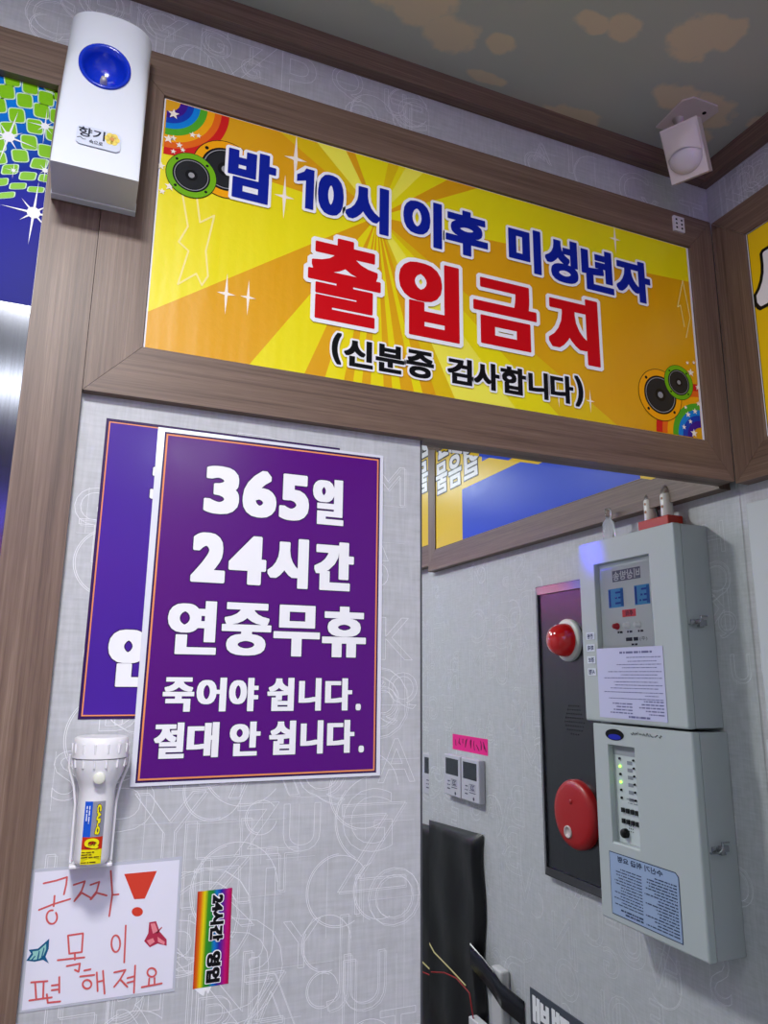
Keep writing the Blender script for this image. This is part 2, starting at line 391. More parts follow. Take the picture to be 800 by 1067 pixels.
# mouldings under the ceiling, standing off the wallpaper a little
member(wallA(.907), [(XL, .917), (XB - .022, .917), (XB - .0022, .9545), (XL, .9545)], .0195, WOOD_X)
member(wallB(1.0165), [(-.9265, .9165), (1.6, .9165), (1.6, .9545), (-.9265, .9545)], .0200, WOOD_Y)

# brushed steel door of the next bay
STEEL = brushed('brushed_steel', (.085, .09, .105, 1), .13, 2)
d = MB(); d.box((-.75, .9145, .02), (-.088, .9265, H0 + .7295)); struct(d.build('door_1', STEEL))

# neon tubes on the back wall, mirrored by the steel
def neon(y, z, x0, x1, rgb, es, label, axis='x'):
    t = thing('neon_tube', label, 'neon light', (x0, y, H0 + z))
    mb = MB(); mb.tube([(x0 + .01, y, H0 + z), (x1 - .01, y, H0 + z)], .009, 12)
    mb.build('glass_tube', mat('neon_%s' % label.split()[0], (.9, .9, .9), .3, emit=(*rgb, 1), es=es), t)
    for x in (x0, x1):
        mb = MB(); mb.box((x - .012, YB + .001, H0 + z - .012), (x + .012, y + .01, H0 + z + .012)); mb.build('end_holder', mat('white_plastic', srgb(225, 225, 228), .4), t)
neon(YB + .04, .66, -1.0, .2, (.12, .1, 1), 22, 'blue neon tube on the back wall above the pink one')
neon(YB + .04, .46, -1.0, .2, (1, .03, .35), 13, 'pink neon tube on the back wall below the blue one')

# ================================================================== mirror
MIR = mat('mirror_silver', (.84, .88, .87), .0, 1)
MIR.node_tree.nodes['Principled BSDF'].inputs['Roughness'].default_value = .004
mb = MB(); m0 = wallA(YM)
L, R_, T, Bm = .4295, XB - .0015, .345, -1.35
bw, bd = .0105, .00026
Ti = .3175
def mp_(u, v, n): return m0.p(u, v, n)
# flat field and its bevelled left, upper and right edges
mb.add([mp_(L + bw, Bm, 0), mp_(R_ - bw, Bm, 0), mp_(R_ - bw, Ti, 0), mp_(L + bw, Ti, 0)], [(0, 1, 2, 3)])
mb.add([mp_(L, Bm, bd), mp_(L + bw, Bm, 0), mp_(L + bw, Ti, 0), mp_(L, T, bd)], [(0, 1, 2, 3)])
mb.add([mp_(L + bw, Ti, 0), mp_(R_ - bw, Ti, 0), mp_(R_, T, -bd * 2.6), mp_(L, T, -bd * 2.6)], [(0, 1, 2, 3)])
mb.add([mp_(R_ - bw, Bm, 0), mp_(R_, Bm, -bd), mp_(R_, T, -bd), mp_(R_ - bw, Ti, 0)], [(0, 1, 2, 3)])
root = thing('wall_mirror', 'tall frameless mirror under the yellow banner, right of the purple posters', 'mirror', (L, YM, H0 + Bm))
mb.build('mirror_glass', MIR, root)
mb = MB(); mb.box((L, YM + .0012, H0 + Bm), (R_, YM + .006, H0 + T)); mb.build('backing_board', mat('mirror_backing', srgb(60, 62, 60), .6), root)
mb = MB(); mb.box((.4268, YM - .0025, H0 + Bm), (.4293, YM + .006, H0 + T)); mb.build('edge_strip', mat('edge_strip_grey', srgb(70, 72, 78), .4), root)

# ================================================================== yellow banner
YELLOW_A = srgb(250, 224, 0)
def banner_mat():
    m = bpy.data.materials.new('banner_sunburst_print'); m.use_nodes = True; nt = m.node_tree; p = nt.nodes['Principled BSDF']
    tc = N(nt, 'ShaderNodeTexCoord'); sep = N(nt, 'ShaderNodeSeparateXYZ'); nt.links.new(tc.outputs['Object'], sep.inputs[0])
    ang = math_(nt, 'ARCTAN2', math_(nt, 'SUBTRACT', sep.outputs[2], .266), math_(nt, 'SUBTRACT', sep.outputs[0], .310))
    f = math_(nt, 'ADD', math_(nt, 'MULTIPLY', ang, 1 / (2 * math.pi)), .5)
    O, Y, D, G = srgb(226, 164, 0), srgb(238, 226, 0), srgb(228, 194, 0), srgb(248, 242, 80)
    st = []
    def w_(a, c): st.append(((a + 180) / 360, c))
    w_(-180, Y); w_(-145, O); w_(-124, Y); w_(-112.3, O); w_(-105.5, Y)
    a = -101; i = 0
    for a in (-101, -97.5, -94.5, -91.5, -88.5, -85.5, -82, -78.5, -75): w_(a, O if i % 2 == 0 else Y); i += 1
    w_(-71, D); w_(-66, G); w_(-50, Y); w_(-42, D); w_(-33, O); w_(1.5, Y); w_(29, O); w_(39, Y); w_(52, G)
    w_(64, Y); w_(70, D); w_(80, Y)
    w_(110, O); w_(117, G); w_(135, D); w_(147, O); w_(174.5, Y)
    st = st[:32]
    col = ramp(nt, f, st, 'CONSTANT')
    nz = N(nt, 'ShaderNodeTexNoise'); nz.inputs['Scale'].default_value = 5; nt.links.new(tc.outputs['Object'], nz.inputs['Vector'])
    mx = N(nt, 'ShaderNodeMix', data_type='RGBA'); nt.links.new(ramp(nt, nz.outputs['Fac'], [(.5, (0, 0, 0, 1)), (.8, (.3, .3, .3, 1))]), mx.inputs[0])
    nt.links.new(col, mx.inputs[6]); mx.inputs[7].default_value = srgb(240, 205, 10)
    nt.links.new(mx.outputs[2], p.inputs['Base Color']); p.inputs['Roughness'].default_value = .34
    n3 = N(nt, 'ShaderNodeTexNoise'); n3.inputs['Scale'].default_value = 90; nt.links.new(tc.outputs['Object'], n3.inputs['Vector'])
    mp = N(nt, 'ShaderNodeMapping'); mp.inputs['Scale'].default_value = (22, 1, 2); nt.links.new(tc.outputs['Object'], mp.inputs['Vector'])
    n4 = N(nt, 'ShaderNodeTexNoise'); n4.inputs['Scale'].default_value = 1; nt.links.new(mp.outputs[0], n4.inputs['Vector'])
    bp = N(nt, 'ShaderNodeBump'); bp.inputs['Strength'].default_value = .5; bp.inputs['Distance'].default_value = .004
    nt.links.new(math_(nt, 'ADD', math_(nt, 'MULTIPLY', n3.outputs['Fac'], .1), n4.outputs['Fac']), bp.inputs['Height']); nt.links.new(bp.outputs['Normal'], p.inputs['Normal'])
    return m
SU0, SV0, SU1, SV1 = .0425, .3955, .9545, .7585
YS = .904
SF = wallA(YS)
ban = thing('banner_sign', 'long yellow sunburst banner with blue and red Korean lettering in the wooden frame', 'sign', (SU0, YS, H0 + SV0))
mb = MB(); rect(mb, SF, SU0, SV0, SU1, SV1, -.004, 0, .0035); mb.build('board', mat('board_white', srgb(232, 232, 236), .4), ban)
mb = MB(); rect(mb, SF, SU0 + .002, SV0 + .001, SU1 - .005, SV1 - .001, 0, 0); mb.build('printed_sheet', banner_mat(), ban)
def ink(name, rgb, rough=.3): return mat(name, srgb(*rgb), rough, spec=.22)
WHITE = ink('ink_white', (245, 246, 250)); BLACK = ink('ink_black', (14, 14, 18))
BLUE = ink('ink_navy', (10, 32, 150)); RED = ink('ink_red', (205, 8, 22))
RB = [ink('ink_rainbow_red', (210, 30, 30)), ink('ink_rainbow_orange', (232, 105, 25)), ink('ink_rainbow_amber', (245, 170, 15)),
      ink('ink_rainbow_green', (80, 170, 40)), ink('ink_rainbow_cyan', (10, 130, 215)), ink('ink_rainbow_blue', (20, 60, 175)), ink('ink_rainbow_violet', (62, 20, 140))]
clipr = (SU0 + .002, SV0 + .001, SU1 - .005, SV1 - .001)
mb = MB()
def bow(cu, cv, R0, a0, a1):
    for i, f in enumerate((1, .87, .76, .64, .52, .42, .32)):
        f2 = (.87, .76, .64, .52, .42, .32, .2)[i]
        annulus(mb, SF, cu, cv, R0 * f2, R0 * f, .0003, i, 30, a0, a1, clipr)
bow(SU0 + .004, SV1 - .002, .083, -math.pi / 2, 0)
mb.build('rainbow_print', RB, ban); mb = MB()
bow(SU1 - .006, SV0 + .002, .098, math.pi / 2, math.pi)
mb.build('rainbow_print', RB, ban); mb = MB()
disc_star = [(.0555, .737, .008), (.0515, .697, .007), (.0575, .7, .005), (.066, .692, .005), (.071, .686, .004), (.059, .68, .004), (.045, .654, .006), (.058, .627, .007), (.066, .628, .004), (.09, .714, .004), (.082, .713, .005), (.049, .617, .005),
             (.931, .405, .008), (.937, .445, .006), (.921, .437, .006), (.935, .515, .008), (.929, .532, .004), (.925, .425, .005), (.946, .46, .005), (.948, .49, .006), (.944, .535, .004), (.91, .413, .005), (.917, .449, .004)]
for (u, v, r) in disc_star: star(mb, SF, u, v, r, .0009, 0)
mb.build('star_print', ink('ink_star_white', (250, 240, 225)), ban)
for (u, v, r) in [(.14, .49, .030), (.169, .491, .026), (.226, .72, .040), (.212, .655, .035), (.255, .69, .022), (.79, .735, .028), (.66, .43, .02), (.72, .43, .02)]:
    mb = MB(); star(mb, SF, u, v, r, .0003, 0, 4, .10, 90, [1, .42]); mb.build('sparkle_print', ink('ink_star_white', (250, 240, 225)), ban)
mb = MB()
zig = [(.075, .62), (.085, .575), (.075, .55), (.088, .54), (.078, .49), (.10, .51), (.108, .495), (.115, .51), (.11, .545), (.118, .60), (.10, .585), (.092, .63)]
line(mb, SF, zig, .0012, .0003, 0)
mb.build('lightning_print', ink('ink_zigzag_cream', (250, 236, 150)), ban); mb = MB()
line(mb, SF, [(.93, .60), (.925, .64), (.918, .635), (.935, .69), (.945, .62), (.932, .58)], .0008, .0003, 0)
mb.build('lightning_print', ink('ink_zigzag_cream', (250, 236, 150)), ban)
def speaker_print(u, v, r, ring, idx):
    mb = MB(); n = .0006 + idx * .0004
    disc(mb, SF, u, v, r * 1.0, n, 1); disc(mb, SF, u, v, r * .975, n + .0001, 0)
    disc(mb, SF, u, v, r * .74, n + .0002, 1); annulus(mb, SF, u, v, r * .64, r * .67, n + .0003, 3)
    disc(mb, SF, u, v, r * .60, n + .0003, 2); disc(mb, SF, u, v, r * .24, n + .00035, 1); disc(mb, SF, u, v, r * .12, n + .0004, 3)
    for k in range(4): disc(mb, SF, u + r * .84 * math.cos(.8 + k * math.pi / 2), v + r * .84 * math.sin(.8 + k * math.pi / 2), r * .06, n + .0002, 1, k=12)
    o = mb.build('speaker_print', [ink(*ring), BLACK, ink('ink_cone_grey', (34, 36, 40)), ink('ink_cone_light', (150, 152, 156))], ban)
    o['label'] = '%s ringed loudspeaker picture' % ring[0].split('_')[1]
speaker_print(.1285, .6735, .044, ('ink_orange_ring', (246, 168, 10)), 0)
speaker_print(.0845, .6510, .0335, ('ink_green_ring', (112, 178, 20)), 1)
speaker_print(.8640, .4630, .046, ('ink_orange_ring', (246, 168, 10)), 0)
speaker_print(.9060, .4920, .0315, ('ink_green_ring', (112, 178, 20)), 1)
def one(mb, a, b, c, e, ok):
    """figure one with its flag"""
    w_ = (c - a); P = [[(c - w_ * .48, b), (c, b), (c, e), (c - w_ * .48, e)], [(c - w_ * .48, e), (c - w_ * .60, e - .006), (a, e - .013), (a, e - .024), (c - w_ * .40, e - .019)]]
    O = []
    for q in P: O.append(_hull([(x + dx, y + dy) for x, y in q for dx, dy in ((ok, ok * .5), (ok * .5, ok), (-ok, ok * .5), (-ok * .5, ok), (ok, -ok * .5), (ok * .5, -ok), (-ok, -ok * .5), (-ok * .5, -ok))]))
    union(mb, SF, O, .0018, 1); union(mb, SF, P, .0021, 0)
def words(items, m, wk, ok, name):
    mb = MB()
    for s, a, b, c, e in items: text(mb, SF, s, a, b, c, e, (wk[0], wk[0] * .9) if s in '10()' else wk, .0018, 0, (ok, 1)) if s != '1' else one(mb, a, b, c, e, ok)
    return mb.build(name, [m, WHITE], ban)
words([('밤', .1315, .634, .1985, .7120), ('1', .2285, .6440, .2540, .7080), ('0', .2600, .6430, .2990, .7080), ('시', .3020, .632, .3700, .7090),
       ('이', .3935, .632, .4580, .7090), ('후', .4640, .632, .5380, .7090),
       ('미', .5755, .6300, .6365, .7080), ('성', .6440, .6270, .7080, .7060), ('년', .7150, .6260, .7800, .7040), ('자', .7860, .6250, .8590, .7020)], BLUE, (.0042, .0032), .0042, 'lettering')['label'] = 'navy first line of lettering'
words([('출', .2495, .480, .3585, .6090), ('입', .3870, .483, .4860, .6070), ('금', .5100, .4920, .6235, .6020), ('지', .6450, .4900, .7430, .6060)], RED, (.0078, .0042), .0062, 'lettering')['label'] = 'large red second line of lettering'
words([('(', .2870, .4170, .3010, .4640), ('신', .3050, .4180, .3480, .4590), ('분', .3520, .4180, .3960, .4600), ('증', .3990, .4180, .4430, .4600),
       ('검', .4650, .4190, .5060, .4600), ('사', .5090, .4180, .5530, .4610), ('합', .5550, .4180, .6000, .4620), ('니', .6040, .4180, .6400, .4620), ('다', .6440, .4180, .6870, .4640), (')', .6900, .4160, .7060, .4680)], BLACK, (.0022, .0015), .0028, 'lettering')['label'] = 'small black third line of lettering'

# ================================================================== purple posters
PURP = ink('poster_purple', (88, 16, 124), .22); PURPB = ink('poster_purple_blue', (72, 32, 152), .22)
DPUR = ink('poster_dark_purple', (52, 24, 82), .25); GOLD = ink('poster_gold_line', (240, 150, 95), .3); LAM = mat('laminate_film', srgb(228, 230, 242), .12, coat=.6)
PF = wallA(.9105)
po = thing('purple_poster', 'white edged purple poster reading 365일 24시간 연중무휴 in front of another poster', 'poster', (.0686, .9105, H0 - .123))
mb = MB(); poly(mb, PF, [(.0686, -.1235), (.369, -.1228), (.3687, .2976), (.0686, .2974)], -.0012, 0, .0012); mb.build('laminated_sheet', LAM, po)
mb = MB(); poly(mb, PF, [(.0742, -.1197), (.3635, -.1190), (.3640, .2940), (.0768, .2925)], .0002, 0)
poly(mb, PF, [(.0766, -.1172), (.3612, -.1166), (.3616, .2912), (.0790, .2900)], .0004, 1)
poly(mb, PF, [(.0786, -.1152), (.3592, -.1146), (.3596, .2892), (.0810, .2880)], .0006, 2)
mb.build('printed_field', [DPUR, GOLD, PURP], po)
def pline(items, wk, ok=.0012):
    mb = MB()
    for s, a, b, c, e in items: text(mb, PF, s, a, b, c, e, (wk[0] * 1.0, wk[0] * .92) if s in '36524.' else wk, .0009, 0, (ok, 1))
    mb.build('lettering', [WHITE, DPUR], po)
pline([('3', .1290, .1945, .1725, .2560), ('6', .1770, .1945, .2205, .2560), ('5', .2245, .1945, .2640, .2560), ('일', .2690, .1930, .3120, .2550)], (.0042, .0017))
pline([('2', .1190, .1085, .1600, .1700), ('4', .1640, .1085, .2110, .1700), ('시', .2130, .1070, .2660, .1710), ('간', .2740, .1070, .3280, .1710)], (.0046, .0030))
pline([('연', .0965, .0225, .1545, .0860), ('중', .1600, .0225, .2210, .0860), ('무', .2240, .0225, .2840, .0860), ('휴', .2870, .0225, .3465, .0870)], (.0040, .0019))
pline([('죽', .0968, -.0430, .1325, -.0040), ('어', .1350, -.0430, .1700, -.0040), ('야', .1730, -.0430, .2085, -.0040),
       ('쉽', .2195, -.0430, .2530, -.0035), ('니', .2590, -.0430, .2880, -.0035), ('다', .2930, -.0430, .3290, -.0035), ('.', .3340, -.0430, .3410, -.0350)], (.0023, .0011), .0008)
pline([('절', .0908, -.0945, .1250, -.0550), ('대', .1275, -.0945, .1640, -.0550), ('안', .1766, -.0940, .2134, -.0550),
       ('쉽', .2240, -.0940, .2570, -.0545), ('니', .2630, -.0940, .2920, -.0545), ('다', .2970, -.0940, .3330, -.0545), ('.', .3390, -.0940, .3460, -.0860)], (.0023, .0011), .0008)
PG = wallA(.9132)
p2 = thing('purple_poster', 'violet poster with gold line half hidden behind the white edged one, above the flashlight', 'poster', (.0075, .9132, H0 - .05))
mb = MB(); rect(mb, PG, .0082, -.0505, .3060, .3012, -.0007, 0, .0007); mb.build('paper_sheet', DPUR, p2)
mb = MB(); rect(mb, PG, .0116, -.0472, .3030, .2975, .0002, 0); rect(mb, PG, .0131, -.0457, .3015, .2960, .0004, 1); mb.build('printed_field', [GOLD, PURPB], p2)
mb = MB()
text(mb, PG, '365일', .0650, .2020, .2700, .2550, (.0045, .003), .0007, 0, (.001, 1)); text(mb, PG, '연중무휴', .0335, -.0166, .2900, .0537, (.0055, .003), .0007, 0, (.001, 1))
mb.build('lettering', [WHITE, DPUR], p2)

# ================================================================== left poster with disco ball print
YL = .9138
LF = wallA(YL)
lp = thing('disco_poster', 'blue poster with green mirror ball tiles and white sparkles, left of the scent dispenser', 'poster', (-.70, YL, H0 + .43))
def disco_mat():
    m = bpy.data.materials.new('disco_poster_blue'); m.use_nodes = True; nt = m.node_tree; p = nt.nodes['Principled BSDF']
    tc = N(nt, 'ShaderNodeTexCoord'); sep = N(nt, 'ShaderNodeSeparateXYZ'); nt.links.new(tc.outputs['Object'], sep.inputs[0])
    v = math_(nt, 'ADD', sep.outputs[2], math_(nt, 'MULTIPLY', math_(nt, 'SUBTRACT', sep.outputs[0], .6), -.6))
    nt.links.new(ramp(nt, math_(nt, 'MULTIPLY', v, 3.3), [(.0, srgb(18, 22, 130)), (.45, srgb(26, 26, 150)), (.62, srgb(16, 40, 150)), (.95, srgb(0, 120, 215))]), p.inputs['Base Color'])
    p.inputs['Roughness'].default_value = .4; p.inputs['Specular IOR Level'].default_value = .06; return m
mb = MB(); rect(mb, LF, -.70, .4295, -.0868, .7300, -.0009, 0, .0009); mb.build('printed_sheet', disco_mat(), lp)
mb = MB(); rect(mb, LF, -.0878, .4295, -.0866, .7300, .0002, 0); mb.build('sheet_edge', WHITE, lp)
mb = MB()
def rsq(u, v, hw, hh, n, mi, rot, sk=0):
    P = []
    for k in range(24):
        t = 2 * math.pi * k / 24; c, s_ = math.cos(t), math.sin(t); e = .42
        x = hw * math.copysign(abs(c) ** e, c); y = hh * math.copysign(abs(s_) ** e, s_); x += sk * y
        P.append((u + x * math.cos(rot) - y * math.sin(rot), v + x * math.sin(rot) + y * math.cos(rot)))
    poly(mb, LF, P, n, mi)
cells = [(7, 95.8), (25.8, 105), (48, 102.8), (31.6, 91), (12.9, 82.9), (54, 89), (17.6, 120.4), (43.3, 115.7), (-2, 110), (36.3, 132), (30.4, 148.5), (9, 135), (21, 162.5), (10.5, 176.6), (48, 157.8), (56, 140),
         (41, 170.7), (29, 183.6), (18.7, 194), (37.5, 197.6), (7, 203.5), (0, 190), (-3, 150), (60, 122), (64, 100), (49, 186), (-2, 165)]
for (x, y) in cells:
    u, v = pix(x, y, YL); f = 1 if y < 150 else max(.38, 1 - (y - 150) / 75); rot = .1 + (y - 85) / 900 - (x - 30) * .006; sk = (x - 25) * -.003 + (.35 if y > 170 else 0)
    rsq(u, v, .0098, .0108 * f, .0003, 0, rot, sk); rsq(u, v, .0084, .0094 * f, .0005, 1, rot, sk)
# the ball continues beyond the frame of the photograph
for i in range(2, 14):
    for j in range(8):
        u = -.155 - i * .0225 + (j % 2) * .003; v = .715 - j * .0235 * (1 - .03 * j)
        if (u + .3) ** 2 / .05 + (v - .74) ** 2 / .022 < 1.1: rsq(u, v, .0098, .0095, .0003, 0, .1); rsq(u, v, .0086, .0083, .0005, 1, .1)
mb.build('mirror_ball_print', [ink('ink_pale_green', (205, 235, 200)), ink('ink_lime', (128, 196, 12))], lp)
mb = MB()
for x, y, r, rt in ((35, 222, .044, 88), (9, 143, .040, 80), (47, 132, .026, 90), (14, 178, .012, 90), (47, 178, .018, 90)):
    u, v = pix(x, y, YL); star(mb, LF, u, v, r, .0008, 0, 8, .09, rt, [1, .5, .85, .45]); disc(mb, LF, u, v, r * .17, .0009, 0)
mb.build('sparkle_print', WHITE, lp)

# ================================================================== scent dispenser
sd = thing('scent_dispenser', 'white wall mounted scent dispenser with a blue bowl, on the wooden post', 'dispenser', (-.03, YA, H0 + .5695))
DW = mat('dispenser_white', srgb(226, 232, 240), .25, coat=.25)
X0, X1, Z0, Z1 = -.0787, .0180, .5695, .802
rings = []; NZ, NA = 18, 22
for i in range(NZ + 1):
    t = i / NZ; z = Z0 + (Z1 - Z0) * t
    ds = .070 + (.024 - .070) * t; dc = .0745 + (.058 - .0745) * t; tt = min(1, t * 1.3)
    x0 = X0 + .001 * t; x1 = X1 + .0015 * t; xc = (x0 + x1) / 2; hw = (x1 - x0) / 2; ring = [(x0, YA, z)]
    for k in range(NA + 1):
        a = math.pi * (1 - k / NA); ex = 2.4 + (1 - tt) * 9
        cx = math.copysign(abs(math.cos(a)) ** (2 / ex), math.cos(a)); sy = abs(math.sin(a)) ** (2 / ex)
        ring.append((xc + hw * cx, YA - ds - (dc - ds) * sy, z))
    ring.append((x1, YA, z)); rings.append(ring)
n = len(rings[0]); vs = [(x, y, z + H0) for r in rings for (x, y, z) in r]; fs = []
for i in range(NZ):
    for k in range(n): fs.append((i * n + k, i * n + (k + 1) % n, (i + 1) * n + (k + 1) % n, (i + 1) * n + k))
fs.append(tuple(range(n))[::-1]); fs.append(tuple(NZ * n + k for k in range(n)))
mb = MB(); mb.add(vs, fs, 0, False); body = mb.build('body', DW, sd)
# local face frame for the bowl: the front leans back towards the top
tl = math.atan2(.0745 - .058, Z1 - Z0)
FD = Frame((-.0325, YA - .0645, H0 + .7205), (1, 0, 0), (0, math.sin(tl), math.cos(tl)))
BR = .0275
cut = MB(); cut.lathe(FD, 0, 0, [(.0005, -.024), (.012, -.022), (.020, -.016), (BR - .003, -.006), (BR, 0), (BR + .001, .012), (.0005, .012)], 40, 0, 1, 1.1)
co = cut.build('cutter', DW)
bmod = body.modifiers.new('hollow', 'BOOLEAN'); bmod.object = co; bmod.operation = 'DIFFERENCE'; bmod.solver = 'EXACT'
dg = bpy.context.evaluated_depsgraph_get(); nm = bpy.data.meshes.new_from_object(body.evaluated_get(dg)); body.modifiers.clear()
if len(nm.polygons) > 60: body.data = nm; nm.name = 'body'
bpy.data.objects.remove(co)
for p_ in body.data.polygons: p_.use_smooth = True
try: body.data.set_sharp_from_angle(angle=math.radians(40))
except Exception: pass
BB = mat('dispenser_blue', srgb(12, 52, 200), .18, coat=.4)
mb = MB()
mb.lathe(FD, 0, 0, [(BR + .0025, -.001), (BR + .0025, .0012), (BR + .0008, .0022), (BR - .0018, .0006), (BR - .004, -.006), (.0195, -.0155), (.011, -.0215), (.0005, -.0232)], 44, 0, 1, 1.1, base=False)
bowl = mb.build('bowl', BB, sd)
mb = MB(); mb.lathe(FD, 0, -.016, [(.0042, -.02), (.0042, -.005), (.003, -.004), (.003, -.001), (.0005, -.001)], 20)
mb.build('nozzle', mat('nozzle_metal', srgb(205, 200, 195), .25, .3), bowl)
FL = Frame((-.0325, YA - .0735, H0 + .59), (1, 0, 0), (0, math.sin(tl), math.cos(tl)))
mb = MB()
def rr(fr, u0, v0, u1, v1, r, n_, mi, m=None):
    P = []
    for cx, cy, a in ((u1 - r, v1 - r, 0), (u0 + r, v1 - r, 90), (u0 + r, v0 + r, 180), (u1 - r, v0 + r, 270)):
        for k in range(7): t = math.radians(a + 15 * k); P.append((cx + r * math.cos(t), cy + r * math.sin(t)))
    poly(m or mb, fr, P, n_, mi)
rr(FL, -.0225, .0105, .0265, .0370, .006, .0012, 0)
text(mb, FL, '향기', -.0205, .0215, .0085, .0350, .0003, .0014, 1)
text(mb, FL, '속으로', -.0080, .0140, .0070, .0195, .0001, .0014, 1)
line(mb, FL, [(-.021, .0185), (-.018, .0200), (-.0145, .0175), (-.012, .0180)], .0004, .0014, 1)
for k in range(6): disc(mb, FL, .0165 + .0048 * math.cos(k * 1.047), .0275 + .0048 * math.sin(k * 1.047), .0040, .0014, 2, k=16)
disc(mb, FL, .0165, .0275, .0026, .0016, 3, k=16)
mb.build('name_sticker', [ink('sticker_pale', (208, 216, 232)), ink('ink_dark_grey', (40, 44, 60)), ink('ink_petal_yellow', (236, 214, 110)), ink('ink_petal_heart', (214, 150, 90))], sd)
mb = MB(); FT = Frame((-.068, YA - .047, H0 + .760), (1, -.55, 0), (0, .1, 1))
disc(mb, FT, 0, 0, .0014, .0035, 0, k=12); disc(mb, FT, 0, .0075, .0014, .0035, 0, k=12)
mb.build('sensor_hole', BLACK, sd)
mb = MB(); mb.box((X0 - .001, YA - .012, H0 + Z0 - .001), (X1 + .001, YA, H0 + Z0 + .012)); mb.build('mounting_plate', DW, sd, .001)

# small white slotted plate on the top rail, near the corner
sp = thing('slot_plate', 'tiny white plate with slots on the top rail of the banner frame near the corner', 'plate', (.918, YA, H0 + .781))
mb = MB(); rect(mb, A0, .9185, .7815, .9425, .8115, 0, 0, .004); mb.build('cover', mat('plate_white', srgb(215, 212, 216), .4), sp, .001)
mb = MB()
for k in range(3): rect(mb, A0, .9225, .7865 + k * .008, .9265, .7905 + k * .008, .0041, 0); rect(mb, A0, .9345, .7865 + k * .008, .9385, .7905 + k * .008, .0041, 0)
mb.build('slot', BLACK, sp)

# ================================================================== motion sensor under the ceiling
th, ph = 1.0788, .5252
u_ = Vector((math.cos(th), -math.sin(th), 0)); nh = Vector((-math.sin(th), -math.cos(th), 0)); v_ = Vector((0, 0, 1)) * math.cos(ph) + nh * math.sin(ph)
PC = Vector((.8541, .80, H0 + .8526)); PFm = Frame(PC, u_, v_)
pir = thing('motion_sensor', 'white motion sensor with a domed lens hanging from the ceiling in the corner', 'sensor', tuple(PC))
PW = mat('sensor_white', srgb(222, 212, 208), .4)
mb = MB(); rr_pts = []
rect(mb, PFm, -.030, -.044, .030, .044, -.030, 0, .028); poly(mb, PFm, [(-.03, -.044), (-.03, .044), (.03, .044), (.03, -.044)], -.030, 0)
mb.build('housing', PW, pir, .004, 3)
mb = MB(); vs = []; fs = []; NA_, NR = 28, 8
for j in range(NR + 1):
    q = j / NR
    for k in range(NA_):
        a = 2 * math.pi * k / NA_; vs.append(PFm.p(.0268 * math.cos(a) * math.cos(q * 1.45), -.0095 + .0268 * math.sin(a) * math.cos(q * 1.45), -.0015 + .013 * math.sin(q * 1.5)))
for j in range(NR):
    for k in range(NA_): fs.append((j * NA_ + k, j * NA_ + (k + 1) % NA_, (j + 1) * NA_ + (k + 1) % NA_, (j + 1) * NA_ + k))
fs.append(tuple(NR * NA_ + k for k in range(NA_)))
mb.add(vs, fs, 0, True); mb.build('lens', mat('sensor_lens', srgb(214, 208, 214), .22, coat=.5), pir)
mb = MB(); P = [(.0255 * math.cos(a), .012 - .012 + .0255 * math.sin(a)) for a in [math.pi * k / 20 for k in range(21)]]
P = [(.0255, -.002), (.0255, .036), (-.0255, .036), (-.0255, -.002)]
vs = []; fs = []
for j in range(5):
    for k in range(13):
        uu = -.0275 + .055 * k / 12; vb = .004 - 16 * uu * uu; vt = .041; v = vb + (vt - vb) * j / 4
        vs.append(PFm.p(uu, v, (.0145, .0125, .009, .005, -.001)[j] * (1 - (uu / .034) ** 2) - .001))
for j in range(4):
    for k in range(12): fs.append((j * 13 + k, j * 13 + k + 1, (j + 1) * 13 + k + 1, (j + 1) * 13 + k))
mb.add(vs, fs, 0, True); mb.build('visor', PW, pir)
mb = MB(); CF = Frame((0, 0, H0 + ZC), (1, 0, 0), (0, -1, 0))
Q = [(.864, .866), (.861, .800), (.874, .787), (.925, .786), (.936, .795), (.930, .828), (.905, .862)]
mb.add([(x, y, H0 + ZC - .0005) for x, y in Q] + [(x, y, H0 + ZC - .004) for x, y in Q],
       [tuple(range(7))] + [tuple(range(13, 6, -1))] + [(i, (i + 1) % 7, (i + 1) % 7 + 7, i + 7) for i in range(7)])
tip = PFm.p(0, .02, -.028)
mb.tube([(.885, .835, H0 + ZC - .003), (.887, .832, H0 + .925), tuple(tip)], [.010, .009, .009], 12)
mb.build('ceiling_bracket', PW, pir)
mb = MB(); mb.lathe(Frame((.915, .806, H0 + ZC - .0041), (1, 0, 0), (0, 1, 0)), 0, 0, [(.0035, 0), (.0035, -.0006)], 14); mb.build('screw_hole', BLACK, pir)

# ================================================================== flashlight in its wall holder
fy = YP - .032
FX = Frame((.034, fy, H0), (1, 0, 0), (0, -1, 0))   # normal points down
fl = thing('flashlight', 'white plastic flashlight with a coloured label hanging upright below the violet poster', 'flashlight', (.034, fy, H0 - .197))
FW = mat('flashlight_white', srgb(236, 236, 240), .3, coat=.2)
def upright(prof, name, m, root_, n=36):
    mb = MB(); vs = []; fs = []
    for r, z in prof:
        for k in range(n): t = 2 * math.pi * k / n; vs.append((.034 + r * math.cos(t), fy + r * math.sin(t), H0 + z))
    for i in range(len(prof) - 1):
        for k in range(n): fs.append((i * n + k, i * n + (k + 1) % n, (i + 1) * n + (k + 1) % n, (i + 1) * n + k))
    mb.add(vs, fs, 0, True); mb.add(vs[:n], [tuple(range(n))[::-1]]); mb.add(vs[-n:], [tuple(range(n))])
    return mb
mb = upright([(.0150, -.1925), (.0168, -.1905), (.0172, -.187), (.0176, -.130), (.0180, -.119), (.0200, -.113), (.0245, -.103), (.0266, -.095), (.0276, -.0885)], 'b', FW, fl)
mb.build('barrel', FW, fl)
